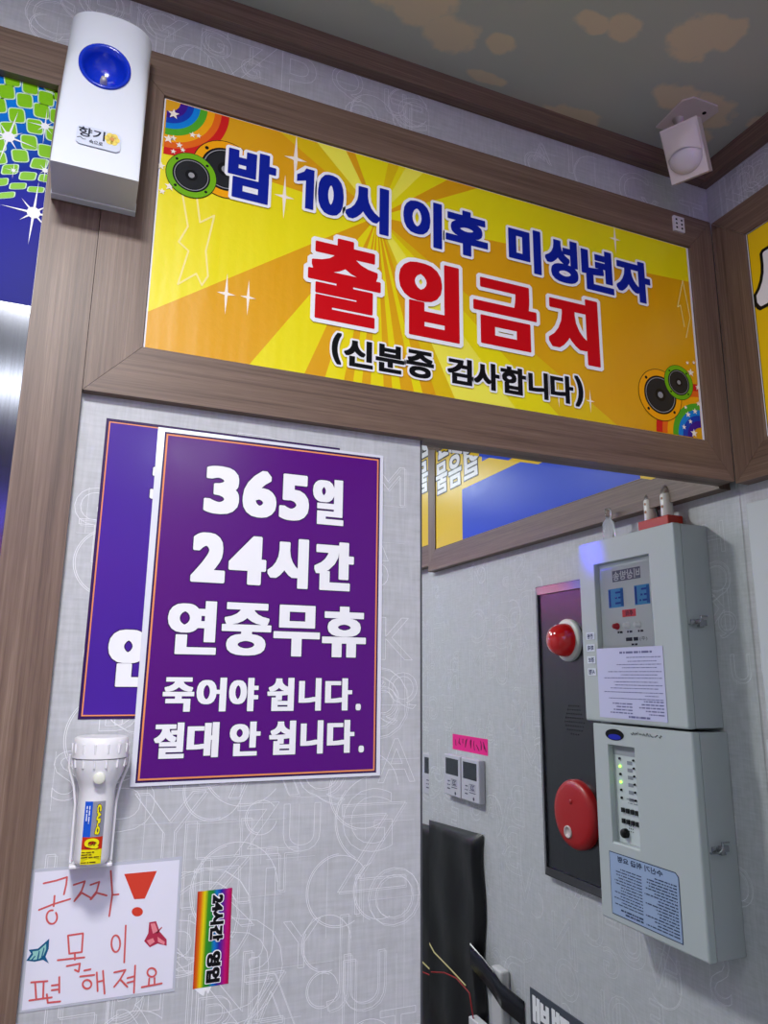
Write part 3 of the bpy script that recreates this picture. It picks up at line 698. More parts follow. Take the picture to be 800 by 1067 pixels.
mb = upright([(.0272, -.0880), (.0284, -.0876), (.0284, -.0870), (.0280, -.0740), (.0274, -.0680), (.0255, -.0664), (.0245, -.0664)], 'h', FW, fl)
for k in range(14):
    t = 2 * math.pi * k / 14; c, s_ = math.cos(t), math.sin(t)
    for zc, rr_, hh in ((-.0775, .0279, .0045), (-.0925, .0268, .004)):
        mb.tube([(.034 + rr_ * c, fy + rr_ * s_, H0 + zc - hh), (.034 + (rr_ + .0006) * c, fy + (rr_ + .0006) * s_, H0 + zc + hh)], .0011, 8)
mb.build('lamp_head', FW, fl)
FF = wallA(fy - .0176)
mb = MB(); mb.lathe(wallA(fy - .0250), .034, -.1065, [(.006, -.006), (.006, .0012), (.0052, .002), (.0005, .002)], 24)
mb.build('push_switch', mat('switch_cream', srgb(226, 228, 214), .35), fl)
mb = MB()
def curved_label(u0, u1, v0, v1, mi, nn=.0003, k=8):
    vs = []; fs = []
    for i in range(k + 1):
        u = u0 + (u1 - u0) * i / k; a = u / .0178
        for v in (v0, v1): vs.append((.034 + (.0178 + nn) * math.sin(a), fy - (.0178 + nn) * math.cos(a), H0 + v))
    for i in range(k): fs.append((2 * i, 2 * i + 2, 2 * i + 3, 2 * i + 1))
    mb.add(vs, fs, mi, True)
curved_label(-.0115, -.0035, -.1645, -.1300, 0); curved_label(-.0035, .0090, -.1645, -.1300, 1)
curved_label(-.0115, .0090, -.1765, -.1645, 2); curved_label(-.0115, .0090, -.1905, -.1765, 3)
FQ = wallA(fy - .0184)
text(mb, FQ, 'Q', .0255, -.1755, .0395, -.1655, .0008, .0006, 3)
text(mb, FQ, 'CAP', .0290, -.1725, .0370, -.1690, .0001, .0009, 4)
inprint(mb, FQ, .0235, -.1895, .0420, -.1775, 5, .0003, 4, .4)
FR = Frame((.034, fy - .0184, H0), (0, 0, -1), (1, 0, 0))
text(mb, FR, 'CAP-Q', .1330, .0005, .1620, .0050, .0004, .0004, 3, (.0004, 4)); inprint(mb, FR, .134, -.010, .160, -.005, 2, .0003, 5, .35)
mb.build('label', [ink('ink_label_blue', (28, 88, 205)), mat('label_silver', srgb(170, 172, 186), .3, .5), ink('ink_label_red', (196, 52, 22)), ink('ink_label_yellow', (236, 226, 20)), ink('ink_label_brown', (90, 50, 20)), WHITE], fl)
ho = thing('flashlight_holder', 'thin white wall bracket holding the flashlight on the wallpapered panel', 'bracket', (.034, YP, H0 - .2))
mb = MB()
for s_ in (-1, 1):
    pts = [(.034 + s_ * .0300, fy + .006, H0 - .085), (.034 + s_ * .0300, fy + .008, H0 - .098), (.034 + s_ * .0235, fy + .008, H0 - .117), (.034 + s_ * .0205, fy + .008, H0 - .135), (.034 + s_ * .0200, fy + .008, H0 - .193)]
    mb.tube(pts, .0014, 8); 
mb.build('side_rail', FW, ho)
mb = MB(); mb.box((.013, fy - .004, H0 - .197), (.055, YP - .0005, H0 - .1935)); mb.box((.014, YP - .009, H0 - .197), (.054, YP - .0005, H0 - .110)); mb.build('back_plate', FW, ho, .001)

# ================================================================== handwritten note
MF = wallA(.9132)
no = thing('handwritten_note', 'laminated white note with red handwriting and two butterflies below the flashlight', 'note', (-.021, .9132, H0 - .335))
mb = MB(); q4 = [pix(*q, .9132) for q in ((18, 1056), (182, 1033), (190, 892.5), (33, 906))]
poly(mb, MF, q4, -.0006, 0, .0006); mb.build('laminate', mat('laminate_clear_grey', srgb(196, 200, 212), .1, coat=.8), no)
mb = MB(); poly(mb, MF, [pix(*q, .9132) for q in ((22.5, 1053), (179.5, 1030), (187, 896), (36.5, 909))], .0002, 0); mb.build('paper', ink('note_paper', (232, 232, 246), .25), no)
def cq(x, y): return pix(x / 3.077, 740 + y / 3.077, .9132)
mb = MB()
PN = [.0004]
def pen(pts, wd=.0009): PN[0] += .000012; line(mb, MF, [cq(*p) for p in pts], wd, PN[0], 0)
def ova(x, y, rx, ry, a0=0, a1=360): return [(x + rx * math.cos(math.radians(a0 + (a1 - a0) * i / 18)), y - ry * math.sin(math.radians(a0 + (a1 - a0) * i / 18))) for i in range(19)]
for s_ in ([(140, 555), (180, 546), (215, 535), (212, 560), (205, 590)], [(175, 595), (172, 628)], [(125, 640), (170, 622), (225, 605)], ova(166, 663, 17, 22, 80, 400),
           [(236, 560), (272, 548), (262, 578), (238, 612)], [(238, 612), (262, 585), (292, 602)], [(290, 560), (318, 550), (310, 580), (290, 606)], [(292, 606), (310, 585), (342, 594)],
           [(355, 515), (360, 590), (350, 660)], [(359, 592), (380, 590)],
           [(218, 722), (222, 780), (262, 775), (266, 715), (218, 722)], [(240, 780), (240, 799)], [(185, 801), (230, 796), (270, 792)], [(214, 820), (256, 812), (252, 838), (240, 832)],
           ova(371, 748, 14, 27), [(403, 690), (398, 808)],
           [(100, 872), (152, 868)], [(113, 875), (116, 924)], [(140, 872), (138, 922)], [(94, 930), (166, 920)], [(190, 855), (190, 905)], [(166, 882), (190, 879)], [(166, 897), (190, 894)], [(150, 910), (153, 937), (193, 933)],
           [(270, 834), (290, 830)], [(257, 853), (302, 848)], ova(279, 878, 14, 14), [(310, 840), (313, 900)], [(312, 870), (331, 866)], [(330, 835), (335, 908)],
           [(366, 840), (402, 832), (385, 862), (366, 886)], [(385, 862), (408, 886)], [(408, 858), (431, 852)], [(408, 873), (431, 867)], [(433, 818), (429, 905)],
           ova(486, 840, 14, 14), [(478, 860), (476, 882)], [(495, 858), (495, 880)], [(454, 887), (518, 875)]): pen(s_)
mb.build('handwriting', ink('ink_pen_red', (214, 96, 96)), no)
mb = MB(); poly(mb, MF, [cq(*p) for p in ((398, 525), (430, 606), (464, 604), (503, 515))], .0004, 0); poly(mb, MF, [cq(*p) for p in ova(440, 646, 18, 15)[:-1]][::1], .0004, 0)
mb.build('exclamation_mark', ink('ink_marker_red', (214, 66, 48)), no)
mb = MB()
for pts, mi in (([(84, 803), (100, 780), (92, 768), (122, 764), (158, 732), (156, 765), (146, 790), (157, 812), (138, 800), (112, 806)], 1), ([(94, 799), (106, 783), (104, 773), (124, 770), (148, 748), (148, 766), (139, 786), (126, 797), (110, 800)], 0), ([(118, 800), (125, 770), (128, 772), (123, 802)], 1), ([(132, 790), (140, 760), (143, 762), (136, 792)], 1), ([(100, 799), (112, 786), (114, 788), (104, 801)], 1)):
    poly(mb, MF, [cq(*p) for p in pts], (.0004 if len(pts) == 10 and mi else .0006 if not mi else .0008), mi)
mb.build('butterfly_drawing', [ink('ink_pale_teal', (150, 205, 195)), ink('ink_teal', (20, 92, 135))], no)
mb = MB()
for pts, mi in (([(478, 680), (500, 676), (512, 710), (534, 735), (534, 755), (505, 748), (480, 760), (462, 740), (475, 715)], 1), ([(482, 684), (496, 682), (506, 708), (490, 716)], 0), ([(505, 726), (528, 742), (526, 752), (506, 742)], 0), ([(470, 738), (490, 730), (496, 742), (480, 754)], 0), ([(500, 712), (518, 694), (520, 697), (503, 716)], 1)):
    poly(mb, MF, [cq(*p) for p in pts], .0004 + (.0002 if mi == 0 else 0), mi)
mb.build('butterfly_drawing', [ink('ink_pink', (236, 140, 150)), ink('ink_crimson', (180, 50, 78))], no)

# ================================================================== rainbow sticker
st = thing('rainbow_sticker', 'small upright rainbow striped sticker reading 24시간 영업, right of the note', 'sticker', (.1514, .9136, H0 - .337))
def rainbow_mat():
    m = bpy.data.materials.new('rainbow_stripe_print'); m.use_nodes = True; nt = m.node_tree; p = nt.nodes['Principled BSDF']
    tc = N(nt, 'ShaderNodeTexCoord'); sep = N(nt, 'ShaderNodeSeparateXYZ'); nt.links.new(tc.outputs['Object'], sep.inputs[0])
    nt.links.new(ramp(nt, math_(nt, 'MULTIPLY', sep.outputs[0], 1 / .0385), [(0, srgb(190, 30, 10)), (.1, srgb(225, 110, 0)), (.2, srgb(235, 220, 0)), (.3, srgb(60, 150, 20)), (.45, srgb(20, 130, 60)), (.55, srgb(0, 120, 200)),
             (.68, srgb(30, 30, 160)), (.78, srgb(120, 20, 140)), (.9, srgb(200, 0, 110)), (1, srgb(165, 0, 70))]), p.inputs['Base Color']); p.inputs['Roughness'].default_value = .2; return m
TF = wallA(.9136)
mb = MB(); poly(mb, TF, [(.1516, -.3370), (.1905, -.3365), (.1896, -.2381), (.1508, -.2388)], -.0003, 0, .0003); mb.build('printed_film', rainbow_mat(), st)
TR = Frame((.1516, .9136, H0 - .2385), (0, 0, -1), (1, 0, 0))
mb = MB(); text(mb, TR, '24시간', .0050, .0150, .0530, .0300, (.0011, .0009), .0004, 0, (.0010, 1)); text(mb, TR, '영업', .0630, .0135, .0945, .0290, (.0012, .0008), .0004, 0, (.0010, 1)); mb.build('lettering', [BLACK, WHITE], st)
mb = MB(); poly(mb, TF, [(.1535, -.3372), (.1720, -.3368), (.1690, -.3440), (.1655, -.3400), (.1640, -.3455), (.1600, -.3430)], -.0003, 0, .0001); mb.build('torn_backing', WHITE, st)

# ================================================================== poster on the right wall
WP = wallB(1.0135)
rp = thing('wall_poster', 'yellow and blue poster with white outlined lettering framed on the right wall', 'poster', (1.0135, -.222, H0 + .387))
mb = MB(); rect(mb, WP, -.831, .3880, .2215, .7570, -.003, 0, .0028); mb.build('board', mat('board_white', srgb(232, 232, 236), .4), rp)
PY = ink('poster_yellow', (245, 205, 20)); 
mb = MB(); rect(mb, WP, -.8290, .3885, .2210, .7560, 0, 1); rect(mb, WP, -.8275, .3900, .2200, .7545, .0003, 0)
rect(mb, WP, -.7070, .3905, .0450, .5410, .0006, 2); rect(mb, WP, -.7070, .6150, -.0750, .7000, .0006, 2)
poly(mb, WP, [(-.7070, .5950), (-.0750, .5950), (-.0750, .6150), (-.7070, .6150)], .0006, 2)  # upper blue is invented print, put in for the mirror's top edge to reflect
mb.build('printed_field', [PY, BLACK, ink('poster_blue', (24, 74, 215))], rp)
mb = MB()
text(mb, WP, '얼', -.068, .5640, .030, .6600, (.0046, .0024), .0009, 0, (.0042, 1), shear=.006); text(mb, WP, '음', .044, .5600, .126, .6600, (.0046, .0024), .0009, 0, (.0042, 1), shear=.006); text(mb, WP, '물', .136, .5600, .214, .6600, (.0046, .0024), .0009, 0, (.0042, 1), shear=.006)
text(mb, WP, '시원한', -.070, .672, .210, .742, .006, .0009, 0, (.0050, 1))
mb.build('lettering', [WHITE, BLACK], rp)
mb = MB(); text(mb, WP, '사', -.822, .590, -.730, .715, .0090, .0009, 0, (.0060, 1)); mb.build('lettering', [WHITE, BLACK], rp)

# ================================================================== grey alarm boxes on the right wall
GREY = mat('box_grey_paint', srgb(186, 194, 196), .38, bump=.05, bscale=600); GREYS = mat('box_grey_side', srgb(176, 182, 186), .42, bump=.05, bscale=600)
PANEL = ink('panel_pale', (205, 214, 216), .35); DARK = ink('dark_recess', (92, 94, 92), .5)
CHROME = mat('latch_chrome', (.45, .46, .48), .25, 1)
XBF = .958
def cabinet(name, label, y0, y1, z0, z1, win, seam=.975):
    """y0 < y1 along the wall; win = window (y0, z0, y1, z1) cut through the lid"""
    root = thing(name, label, 'alarm box', (XB, (y0 + y1) / 2, H0 + z0))
    mb = MB(); mb.box((seam + .0008, y0 + .001, H0 + z0 + .001), (XB - .0005, y1 - .001, H0 + z1 - .001)); mb.build('back_case', GREYS, root, .0015)
    f = wallB(XBF); mb = MB(); t = seam - XBF
    wy0, wz0, wy1, wz1 = win
    # lid built as four border pieces round the window so that the window is a real recess
    mb = MB(); U0, U1, V0, V1 = -y1, -y0, z0, z1; a, b, c, d_ = -wy1, -wy0, wz0, wz1
    out = [(U0, V0), (U1, V0), (U1, V1), (U0, V1)]; inn = [(a, c), (b, c), (b, d_), (a, d_)]
    vs = [f.p(u, v, 0) for u, v in out] + [f.p(u, v, 0) for u, v in inn] + [f.p(u, v, -t) for u, v in out] + [f.p(u, v, -t + .002) for u, v in inn]
    fs = [(i, (i + 1) % 4, (i + 1) % 4 + 4, i + 4) for i in range(4)] + [(i, i + 8, (i + 1) % 4 + 8, (i + 1) % 4) for i in range(4)] + [(i + 4, (i + 1) % 4 + 4, (i + 1) % 4 + 12, i + 12) for i in range(4)] + [(11, 10, 9, 8)]
    mb.add(vs, fs); lid = mb.build('lid', GREY, root, .003, 3)
    return root, lid
def hasp(root, y, x, z):
    mb = MB(); mb.box((x - .020, y, H0 + z - .004), (x + .016, y + .002, H0 + z + .006)); mb.box((x - .006, y, H0 + z - .007), (x + .004, y + .007, H0 + z + .007))
    mb.tube([(x - .026, y + .003, H0 + z - .003), (x - .012, y + .006, H0 + z - .003), (x - .004, y + .008, H0 + z + .002), (x - .004, y + .008, H0 + z + .012), (x + .012, y + .007, H0 + z + .012)], .0017, 6)
    mb.build('hasp', CHROME, root, .0004)
b1, lid1 = cabinet('alarm_panel', 'upper grey alarm box with a windowed dial panel and taped notice, seen in the mirror', .565, .8385, -.0825, .2720, (.614, .056, .771, .224))
f = wallB(XBF)
mb = MB(); g = wallB(XBF + .012); rect(mb, g, -.7705, .0565, -.6145, .2235, 0, 0)
rect(mb, g, -.735, .1850, -.655, .2070, .0003, 5)
text(mb, g, '비상방송', -.733, .1870, -.657, .2050, .0004, .0006, 0)
for a, b in ((-.756, -.715), (-.684, -.640)):
    rect(mb, g, a, .1350, b, .1720, .0003, 1); inprint(mb, g, a + .008, .138, b - .012, .169, 3, .0006, 2, .35); rect(mb, g, b - .007, .137, b - .002, .170, .0006, 2); rect(mb, g, a, .137, a + .008, .170, .0006, 6)
rect(mb, g, -.716, .1150, -.678, .1290, .0003, 3); text(mb, g, '주의', -.708, .1165, -.688, .1275, .0003, .0006, 4)
text(mb, g, '(주)', -.742, .0680, -.722, .0760, 0, .0004, 4); inprint(mb, g, -.718, .068, -.665, .077, 1, .0004, 4, .75, dens=1); inprint(mb, g, -.715, .060, -.690, .065, 1, .0004, 4, .7, dens=1)
for yy in (.665, .692, .722): inprint(mb, g, -yy - .011, .084, -yy + .011, .0895, 1, .0004, 4, .7, dens=1)
dp = mb.build('dial_panel', [PANEL, ink('ink_sky_blue', (70, 150, 205)), ink('ink_mid_blue', (24, 66, 160)), ink('ink_salmon', (225, 80, 80)), ink('ink_slate', (40, 46, 56)), ink('ink_title_grey', (98, 104, 122)), ink('ink_deep_sky', (30, 96, 170))], b1)
for yy, m_ in ((.662, mat('knob_red', srgb(180, 20, 45), .3)), (.692, mat('knob_white', srgb(230, 232, 236), .3)), (.722, mat('knob_white', srgb(230, 232, 236), .3))):
    mb = MB(); mb.lathe(g, -yy - .0, .0985, [(.0065, 0), (.0065, .003), (.0050, .0035), (.0048, .010), (.0035, .0115), (.0005, .0115)], 20); mb.build('knob', m_, dp)
mb = MB(); rect(mb, g, -.7705, .0565, -.6145, .2235, .0119, 0)
gl = mat('window_glass', (1, 1, 1), .0, trans=1); gl.node_tree.nodes['Principled BSDF'].inputs['IOR'].default_value = 1.02
mb.build('window_pane', gl, b1)
mb = MB(); rect(mb, f, -.792, -.0740, -.6100, .0570, .0006, 0, .0003)
R1 = random.Random(9); inprint(mb, f, -.765, .044, -.650, .051, 1, .0011, 1, .55, R1, 1)
vv = .040
for k in range(13):
    wdt = R1.uniform(.35, 1); u0 = -.786 if k % 2 == 0 else -.775; inprint(mb, f, u0, vv - .0035, u0 + .165 * (wdt if k % 2 else .97), vv, 1, .0011, 1, .42, R1, 1); vv -= .0058 if k % 3 else .0072
inprint(mb, f, -.786, -.066, -.720, -.038, 5, .0011, 1, .4, R1, 1); inprint(mb, f, -.705, -.066, -.640, -.038, 5, .0011, 1, .4, R1, .8); inprint(mb, f, -.750, -.072, -.670, -.067, 1, .0011, 1, .7, R1, 1)
mb.build('notice_sheet', [ink('notice_paper', (206, 206, 240), .4), ink('ink_print_violet', (112, 112, 158))], b1)
for k in range(4):
    mb = MB(); z = .0755 - k * .0235; rect(mb, f, -.605, z, -.5795, z + .014, .0006, 0, .0003); text(mb, f, ('전원', '화재', '경보', '시험')[k], -.6015, z + .002, -.583, z + .012, .0003, .0011, 1)
    mb.build('tag_sticker', [ink('tag_white', (225, 230, 245)), ink('ink_tag_navy', (30, 44, 90))], b1)
hasp(b1, .8385, 1.000, .095)
b2, lid2 = cabinet('alarm_panel', 'lower grey alarm box with indicator lights and a printed blue sheet, seen in the mirror', .586, .8450, -.4350, -.0865, (.628, -.297, .700, -.124))
mb = MB(); rect(mb, g, -.6995, -.2965, -.6285, -.1245, 0, 0); rect(mb, g, -.6995, -.1420, -.6285, -.1245, .0005, 2)
for k in range(6): rect(mb, g, -.6560 - .010, -.157 - k * .013, -.6560 - .024, -.1565 - k * .013 + .006, .0004, 3)
inprint(mb, g, -.694, -.228, -.640, -.215, 2, .0004, 3, .3)
for k in range(9): disc(mb, g, -.6720 + .005 * (k % 3), -.2640 - .005 * (k // 3), .0012, .0004, 1, k=8)
ip = mb.build('indicator_panel', [PANEL, BLACK, ink('ink_panel_grey', (160, 166, 172)), ink('ink_outline_grey', (140, 146, 156))], b2)
LED = mat('led_green', srgb(150, 240, 60), .3, emit=(.35, 1, .08, 1), es=3)
for k in range(6):
    mb = MB(); mb.lathe(g, -.6465 - .0, -.1480 - k * .0140, [(.0023, 0), (.0023, .0025), (.001, .0035)], 12); mb.build('indicator_light', LED if k in (1, 3) else BLACK, ip)
    mb = MB(); mb.lathe(g, -.6845, -.1480 - k * .0140, [(.0020, 0), (.0020, .0025), (.001, .0035)], 12); mb.build('indicator_light', BLACK, ip)
for j in range(2):
    for k in range(4):
        mb = MB(); rect(mb, g, -.6900 + k * .0125, -.2430 - j * .0190, -.6835 + k * .0125, -.2350 - j * .0190, 0, 0, .004); mb.build('toggle_key', ink('key_dark', (34, 36, 40)), ip)
mb = MB(); mb.lathe(g, -.6530, -.2790, [(.0085, 0), (.0085, .006), (.007, .009), (.0005, .009)], 22); mb.build('lock_knob', BLACK, ip)
mb = MB(); disc(mb, f, -.6495, -.1045, .0265, .0005, 0, .0105); disc(mb, f, -.6495, -.1085, .0180, .0008, 1, .0050); mb.build('oval_badge', [BLACK, ink('badge_blue', (30, 40, 175))], b2)
mb = MB(); poly(mb, f, [(-.792, -.4230), (-.616, -.4225), (-.616, -.3150), (-.785, -.3150), (-.792, -.3210)], .0005, 0)
poly(mb, f, [(-.7905, -.4215), (-.6175, -.4210), (-.6175, -.3165), (-.7845, -.3165), (-.7905, -.3220)], .0007, 1)
R2 = random.Random(4)
text(mb, f, '수신기 취급 요령', -.755, -.3300, -.640, -.3195, .0004, .0009, 0)
inprint(mb, f, -.786, -.4180, -.707, -.334, 17, .0009, 0, .42, R2, .9); inprint(mb, f, -.701, -.405, -.622, -.334, 14, .0009, 0, .36, R2, .8); inprint(mb, f, -.700, -.4180, -.635, -.408, 2, .0009, 0, .6, R2, 1)
mb.build('instruction_sheet', [ink('ink_ink_blue', (52, 66, 96)), ink('sheet_pale_blue', (160, 180, 214), .35)], b2)
mb = MB(); R3 = random.Random(12); u = -.775
pts = []
while u < -.690: pts.append((u, -.0985 + R3.uniform(-.0032, .0032))); u += R3.uniform(.0015, .0035)
for k in range(0, len(pts) - 3, 4): line(mb, f, pts[k:k + 4], .0006, .0006 + .00001 * k, 0)
mb.build('marker_writing', BLACK, b2)
hasp(b2, .8450, 1.000, -.271)

# ================================================================== emergency light standing on the upper box
el = thing('emergency_light', 'small red based lamp with two white tubes on top of the upper alarm box', 'lamp', (1.015, .745, H0 + .272))
mb = MB(); mb.box((.998, .704, H0 + .2725), (1.034, .786, H0 + .3000)); mb.build('base', mat('base_red', srgb(190, 40, 20), .35), el, .002)
for yy, xx in ((.774 - .004, 1.012), (.718, 1.018)):
    fr = Frame((xx, yy, H0 + .3005), (1, 0, 0), (0, 1, 0))
    mb = MB(); mb.lathe(fr, 0, 0, [(.0110, 0), (.0112, .002), (.0112, .040), (.0100, .043)], 24); o = mb.build('tube', mat('tube_white', srgb(232, 230, 230), .3), el)
    k_ = MB(); fz = wallB(xx - .0113)
    for q, rr_ in ((.3180, .0030), (.3340, .0026)): disc(k_, fz, -yy, q, rr_, .0004, 0, k=14)
    k_.build('printed_mark', ink('ink_rust', (170, 120, 90)), o)
    mb = MB(); mb.lathe(fr, 0, 0, [(.0098, .0432), (.0094, .050), (.0070, .056), (.0035, .059), (.0005, .0595)], 24); mb.build('clear_cap', mat('clear_plastic', (.95, .96, .97), .03, trans=.9), o)
mb = MB(); mb.tube([(1.015, .745, H0 + .300), (1.016, .728, H0 + .345), (1.018, .720, H0 + .365)], .0016, 8); mb.build('aerial', BLACK, el)
gv = thing('glass_vial', 'little clear glass vial standing on the far end of the upper alarm box', 'bottle', (1.0, .625, H0 + .272))
fr = Frame((.992, .625, H0 + .2725), (1, 0, 0), (0, 1, 0)); mb = MB()
mb.lathe(fr, 0, 0, [(.0120, .000), (.0125, .002), (.0125, .040), (.0060, .048), (.0060, .060)], 24); mb.build('glass_body', mat('vial_glass', (.96, .98, 1), .02, trans=.95), gv)
mb = MB(); mb.lathe(fr, 0, 0, [(.0065, .0602), (.0065, .070), (.0005, .070)], 20); mb.build('stopper', mat('clear_plastic', (1, 1, 1)), gv)

# ================================================================== hydrant alarm panel
fp = thing('hydrant_panel', 'dark steel fire alarm panel with red lamp and round red button beside grey boxes', 'fire alarm', (XB, .43, H0 - .435))
DST = brushed('dark_steel', (.12, .124, .135, 1), .26, 2); RIM = brushed('rim_steel', (.24, .25, .28, 1), .36, 1)
y0, y1, z0, z1 = .3050, .5640, -.4330, .2150
f9 = wallB(1.012)
mb = MB(); mb.box((1.022, y0 + .001, H0 + z0 + .001), (XB - .0005, y1 - .001, H0 + z1 - .001)); mb.build('back_box', DST, fp)
mb = MB(); t_ = .022
out = [(-y1, z0), (-y0, z0), (-y0, z1), (-y1, z1)]; inn = [(-y1 + t_, z0 + t_), (-y0 - t_, z0 + t_), (-y0 - t_, z1 - t_), (-y1 + t_, z1 - t_)]
vs = [f9.p(u, v, -.011) for u, v in out] + [f9.p(u, v, 0) for u, v in inn] + [f9.p(u, v, -.009) for u, v in inn]
fs = [(i, (i + 1) % 4, (i + 1) % 4 + 4, i + 4) for i in range(4)] + [(i + 4, (i + 1) % 4 + 4, (i + 1) % 4 + 8, i + 8) for i in range(4)]
mb.add(vs, fs); mb.build('rim', RIM, fp)
f10 = wallB(1.017)
mb = MB(); rect(mb, f10, -y1 + t_ + .001, z0 + t_ + .001, -y0 - t_ - .001, z1 - t_ - .001, -.003, 0, .003); mb.build('door', DST, fp, .001)
mb = MB()
for j in range(8):
    for i in range(9):
        uu, vv2 = -.480 + i * .0085 + (j % 2) * .004, -.060 - j * .0085
        if (uu + .446) ** 2 + (vv2 + .09) ** 2 < .0013: disc(mb, f10, uu, vv2, .0018, .0003, 0, k=10)
mb.build('speaker_grille', BLACK, fp)
al = MB(); al.lathe(f10, -.4400, .0820, [(.047, 0), (.047, .006), (.044, .009), (.038, .010)], 40); alo = al.build('lamp_base', mat('lamp_base_white', srgb(206, 212, 206), .4), fp)
al = MB(); al.lathe(f10, -.4400, .0820, [(.037, .0105), (.0365, .018), (.0335, .032), (.027, .043), (.016, .050), (.0005, .053)], 40)
rl = mat('lamp_red_lens', srgb(185, 6, 12), .08, coat=1, emit=(1, .01, .01, 1), es=.06); alo2 = al.build('lamp_lens', rl, alo)
bt = MB(); bt.lathe(f10, -.4480, -.2820, [(.070, 0), (.070, .010), (.066, .016), (.055, .019), (.030, .020), (.0005, .020)], 48); bpl = bt.build('button_plate', mat('button_red', srgb(170, 8, 16), .4, coat=.1), fp)
bt = MB(); bt.lathe(f10, -.4350, -.3180, [(.0125, .0195), (.0125, .0225), (.009, .0225), (.009, .0210), (.0005, .0205)], 26); bt.build('press_button', mat('button_clear', srgb(205, 190, 190), .2), bpl)
bt = MB(); bt.lathe(f10, -.4480, -.2560, [(.005, .0200), (.005, .0210), (.0005, .0212)], 14); bt.build('rivet', mat('button_red', (1, 0, 0)), bpl)

# ================================================================== room controllers, pink note, dark sign
TH = mat('controller_grey', srgb(190, 190, 202), .4)
proto = None
for k, (ya, lab) in enumerate(((-.030, 'pale wall controller with blank screen, the one nearer the fire alarm panel'), (-.135, 'pale wall controller with blank screen beside the black sheet, farther from the alarm panel'))):
    cz = (-.3290, -.2180)
    root = thing('room_controller', lab, 'controller', (XB, ya, H0 + cz[0]), 'room controllers on the right wall')
    if proto is None:
        proto = root; h = wallB(XB - .020)
        mb = MB(); mb.box((XB - .020, ya - .050, H0 + cz[0]), (XB - .0005, ya + .050, H0 + cz[1])); mb.build('case', TH, root, .003)
        mb = MB(); rect(mb, h, -ya - .038, -.272, -ya + .038, -.228, .0003, 0); mb.build('screen', mat('screen_dark', srgb(38, 44, 54), .12), root)
        mb = MB(); ring_rect(mb, h, -ya - .030, -.3000, -ya + .004, -.2830, .0012, .0003, 0); text(mb, h, '23', -ya - .024, -.298, -ya - .004, -.285, .0006, .0003, 0)
        rect(mb, h, -ya - .032, -.3060, -ya + .004, -.3040, .0003, 0); disc(mb, h, -ya - .020, -.3190, .0045, .0003, 0, k=14); inprint(mb, h, -ya + .012, -.315, -ya + .036, -.285, 3, .0003, 0, .3)
        mb.build('keys', ink('ink_key_slate', (66, 68, 92)), root)
    else:
        for ch in list(proto.children):
            c = ch.copy(); COL.objects.link(c); c.parent = root
nt_ = MB(); pk = wallB(XB - .0006)
nt_ = thing('pink_label', 'bright pink strip label with pen writing above the two room controllers', 'label', (XB, -.065, H0 - .205))
mb = MB(); rect(mb, pk, -.0360, -.2050, .1660, -.1625, -.0004, 0, .0004); mb.build('paper', ink('neon_pink_paper', (236, 40, 140), .5), nt_)
mb = MB(); R4 = random.Random(2)
for x in (-.024, -.006, .014, .036, .050, .078, .100, .118, .136):
    line(mb, pk, [(x + R4.uniform(-.004, .012), -.184 + R4.uniform(-.013, .013)) for _ in range(4)], .0016, .0003, 0)
mb.build('pen_writing', ink('ink_plum', (90, 10, 60)), nt_)
ds = thing('notice_plate', 'dark grey notice plate with white Korean letters low on the right wall', 'sign', (XB, .3, H0 - .92))
dk = wallB(XB - .003)
mb = MB(); rect(mb, dk, -.520, -.900, -.2100, -.6945, -.0025, 0, .0025); mb.build('plate', ink('plate_slate', (74, 80, 92), .4), ds)
mb = MB(); text(mb, dk, '배', -.285, -.760, -.220, -.706, .0035, .0003, 0); text(mb, dk, '택', -.360, -.760, -.295, -.706, .0035, .0003, 0); text(mb, dk, '인', -.465, -.760, -.400, -.706, .0035, .0003, 0)
mb.build('lettering', WHITE, ds)

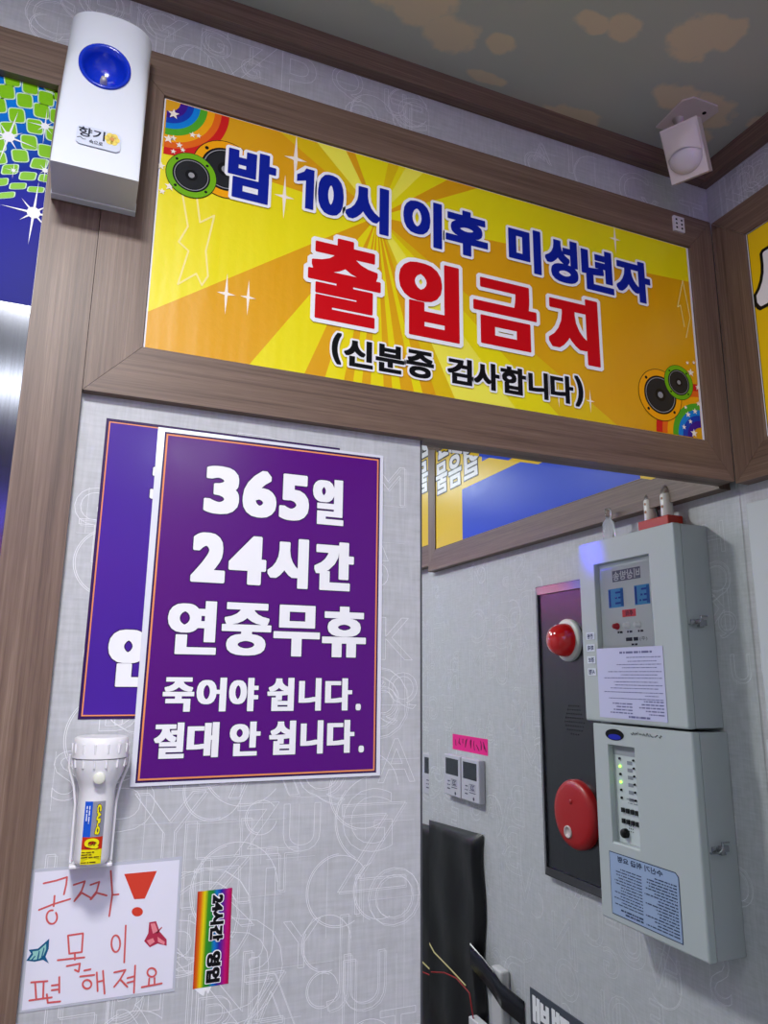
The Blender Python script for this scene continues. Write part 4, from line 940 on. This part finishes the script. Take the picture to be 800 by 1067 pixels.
# ================================================================== black cover, taped conduit and wires
def cover():
    mb = MB(); NU, NV = 26, 36; vs = []; fs = []
    for j in range(NV + 1):
        v = -.405 - (.62) * j / NV
        for i in range(NU + 1):
            u = -.010 + .36 * i / NU
            e = .006 * math.sin(j * .45) if i == 0 else 0
            nn = .022 + .003 * math.sin(i * .55 + j * .07) + .0035 * math.sin(j * .42 + i * .21) + .0015 * random.random()
            if i in (0, NU) or j == 0: nn = .004
            vs.append(wallB(XB).p(u + e, v - .03 * (1 - i / NU) * 0 + (-.02 * i / NU if j == 0 else 0), nn))
    for j in range(NV):
        for i in range(NU): fs.append((j * (NU + 1) + i, (j + 1) * (NU + 1) + i, (j + 1) * (NU + 1) + i + 1, j * (NU + 1) + i + 1))
    mb.add(vs, fs, 0, True); return mb
o = cover().build('black_cover', mat('black_plastic_sheet', srgb(7, 8, 12), .38, bump=.2, bscale=60)); tag(o, 'crumpled black plastic sheet covering equipment low on the right wall', 'cover')
mb = MB(); mb.box((XB - .026, .072, H0 - 1.50), (XB - .0005, .122, H0 - .690)); o = mb.build('cable_duct', mat('duct_white', srgb(196, 196, 198), .4), None, .006, 3); tag(o, 'white plastic cable duct running down beside the black sheet', 'duct')
mb = MB(); pts = [(XB - .040, -.005, H0 - .690), (XB - .034, .05, H0 - .708), (XB - .031, .09, H0 - .722), (XB - .0305, .128, H0 - .737), (XB - .004, .185, H0 - .760)]
vs = []
for (x, y, z) in pts: vs += [(x, y, z + .027), (x, y, z - .027), (x + .0015, y, z - .027), (x + .0015, y, z + .027)]
fs = [(i * 4 + a, i * 4 + (a + 1) % 4, i * 4 + 4 + (a + 1) % 4, i * 4 + 4 + a) for i in range(4) for a in range(4)]
mb.add(vs, fs, 0, True); o = mb.build('tape_strip', mat('shiny_black_tape', srgb(22, 24, 34), .14)); tag(o, 'shiny black tape strip stuck slanting over the top of the white duct', 'tape')
for col, nm, ps, lab in ((srgb(200, 190, 130), 'yellow', [(-.28, -.71), (-.2, -.745), (-.1, -.755), (-.02, -.765)], 'thin yellow wire crossing the black sheet'),
                         (srgb(150, 20, 25), 'red', [(-.22, -.80), (-.14, -.775), (-.07, -.765), (.0, -.775), (.02, -.83)], 'thin red wire looping below the yellow one')):
    mb = MB(); mb.tube([(XB - .046, y, H0 + z) for y, z in ps], .0018, 8); o = mb.build('wire', mat('wire_' + nm, col, .4)); tag(o, lab, 'wire', 'loose wires')
mb = MB(); mb.box((XB - .05, .0, H0 - .86), (XB - .026, .055, H0 - .825)); o = mb.build('wire_connector', mat('connector_white', srgb(215, 215, 218), .4), None, .003); tag(o, 'small white connector block at the foot of the loose wires', 'connector')
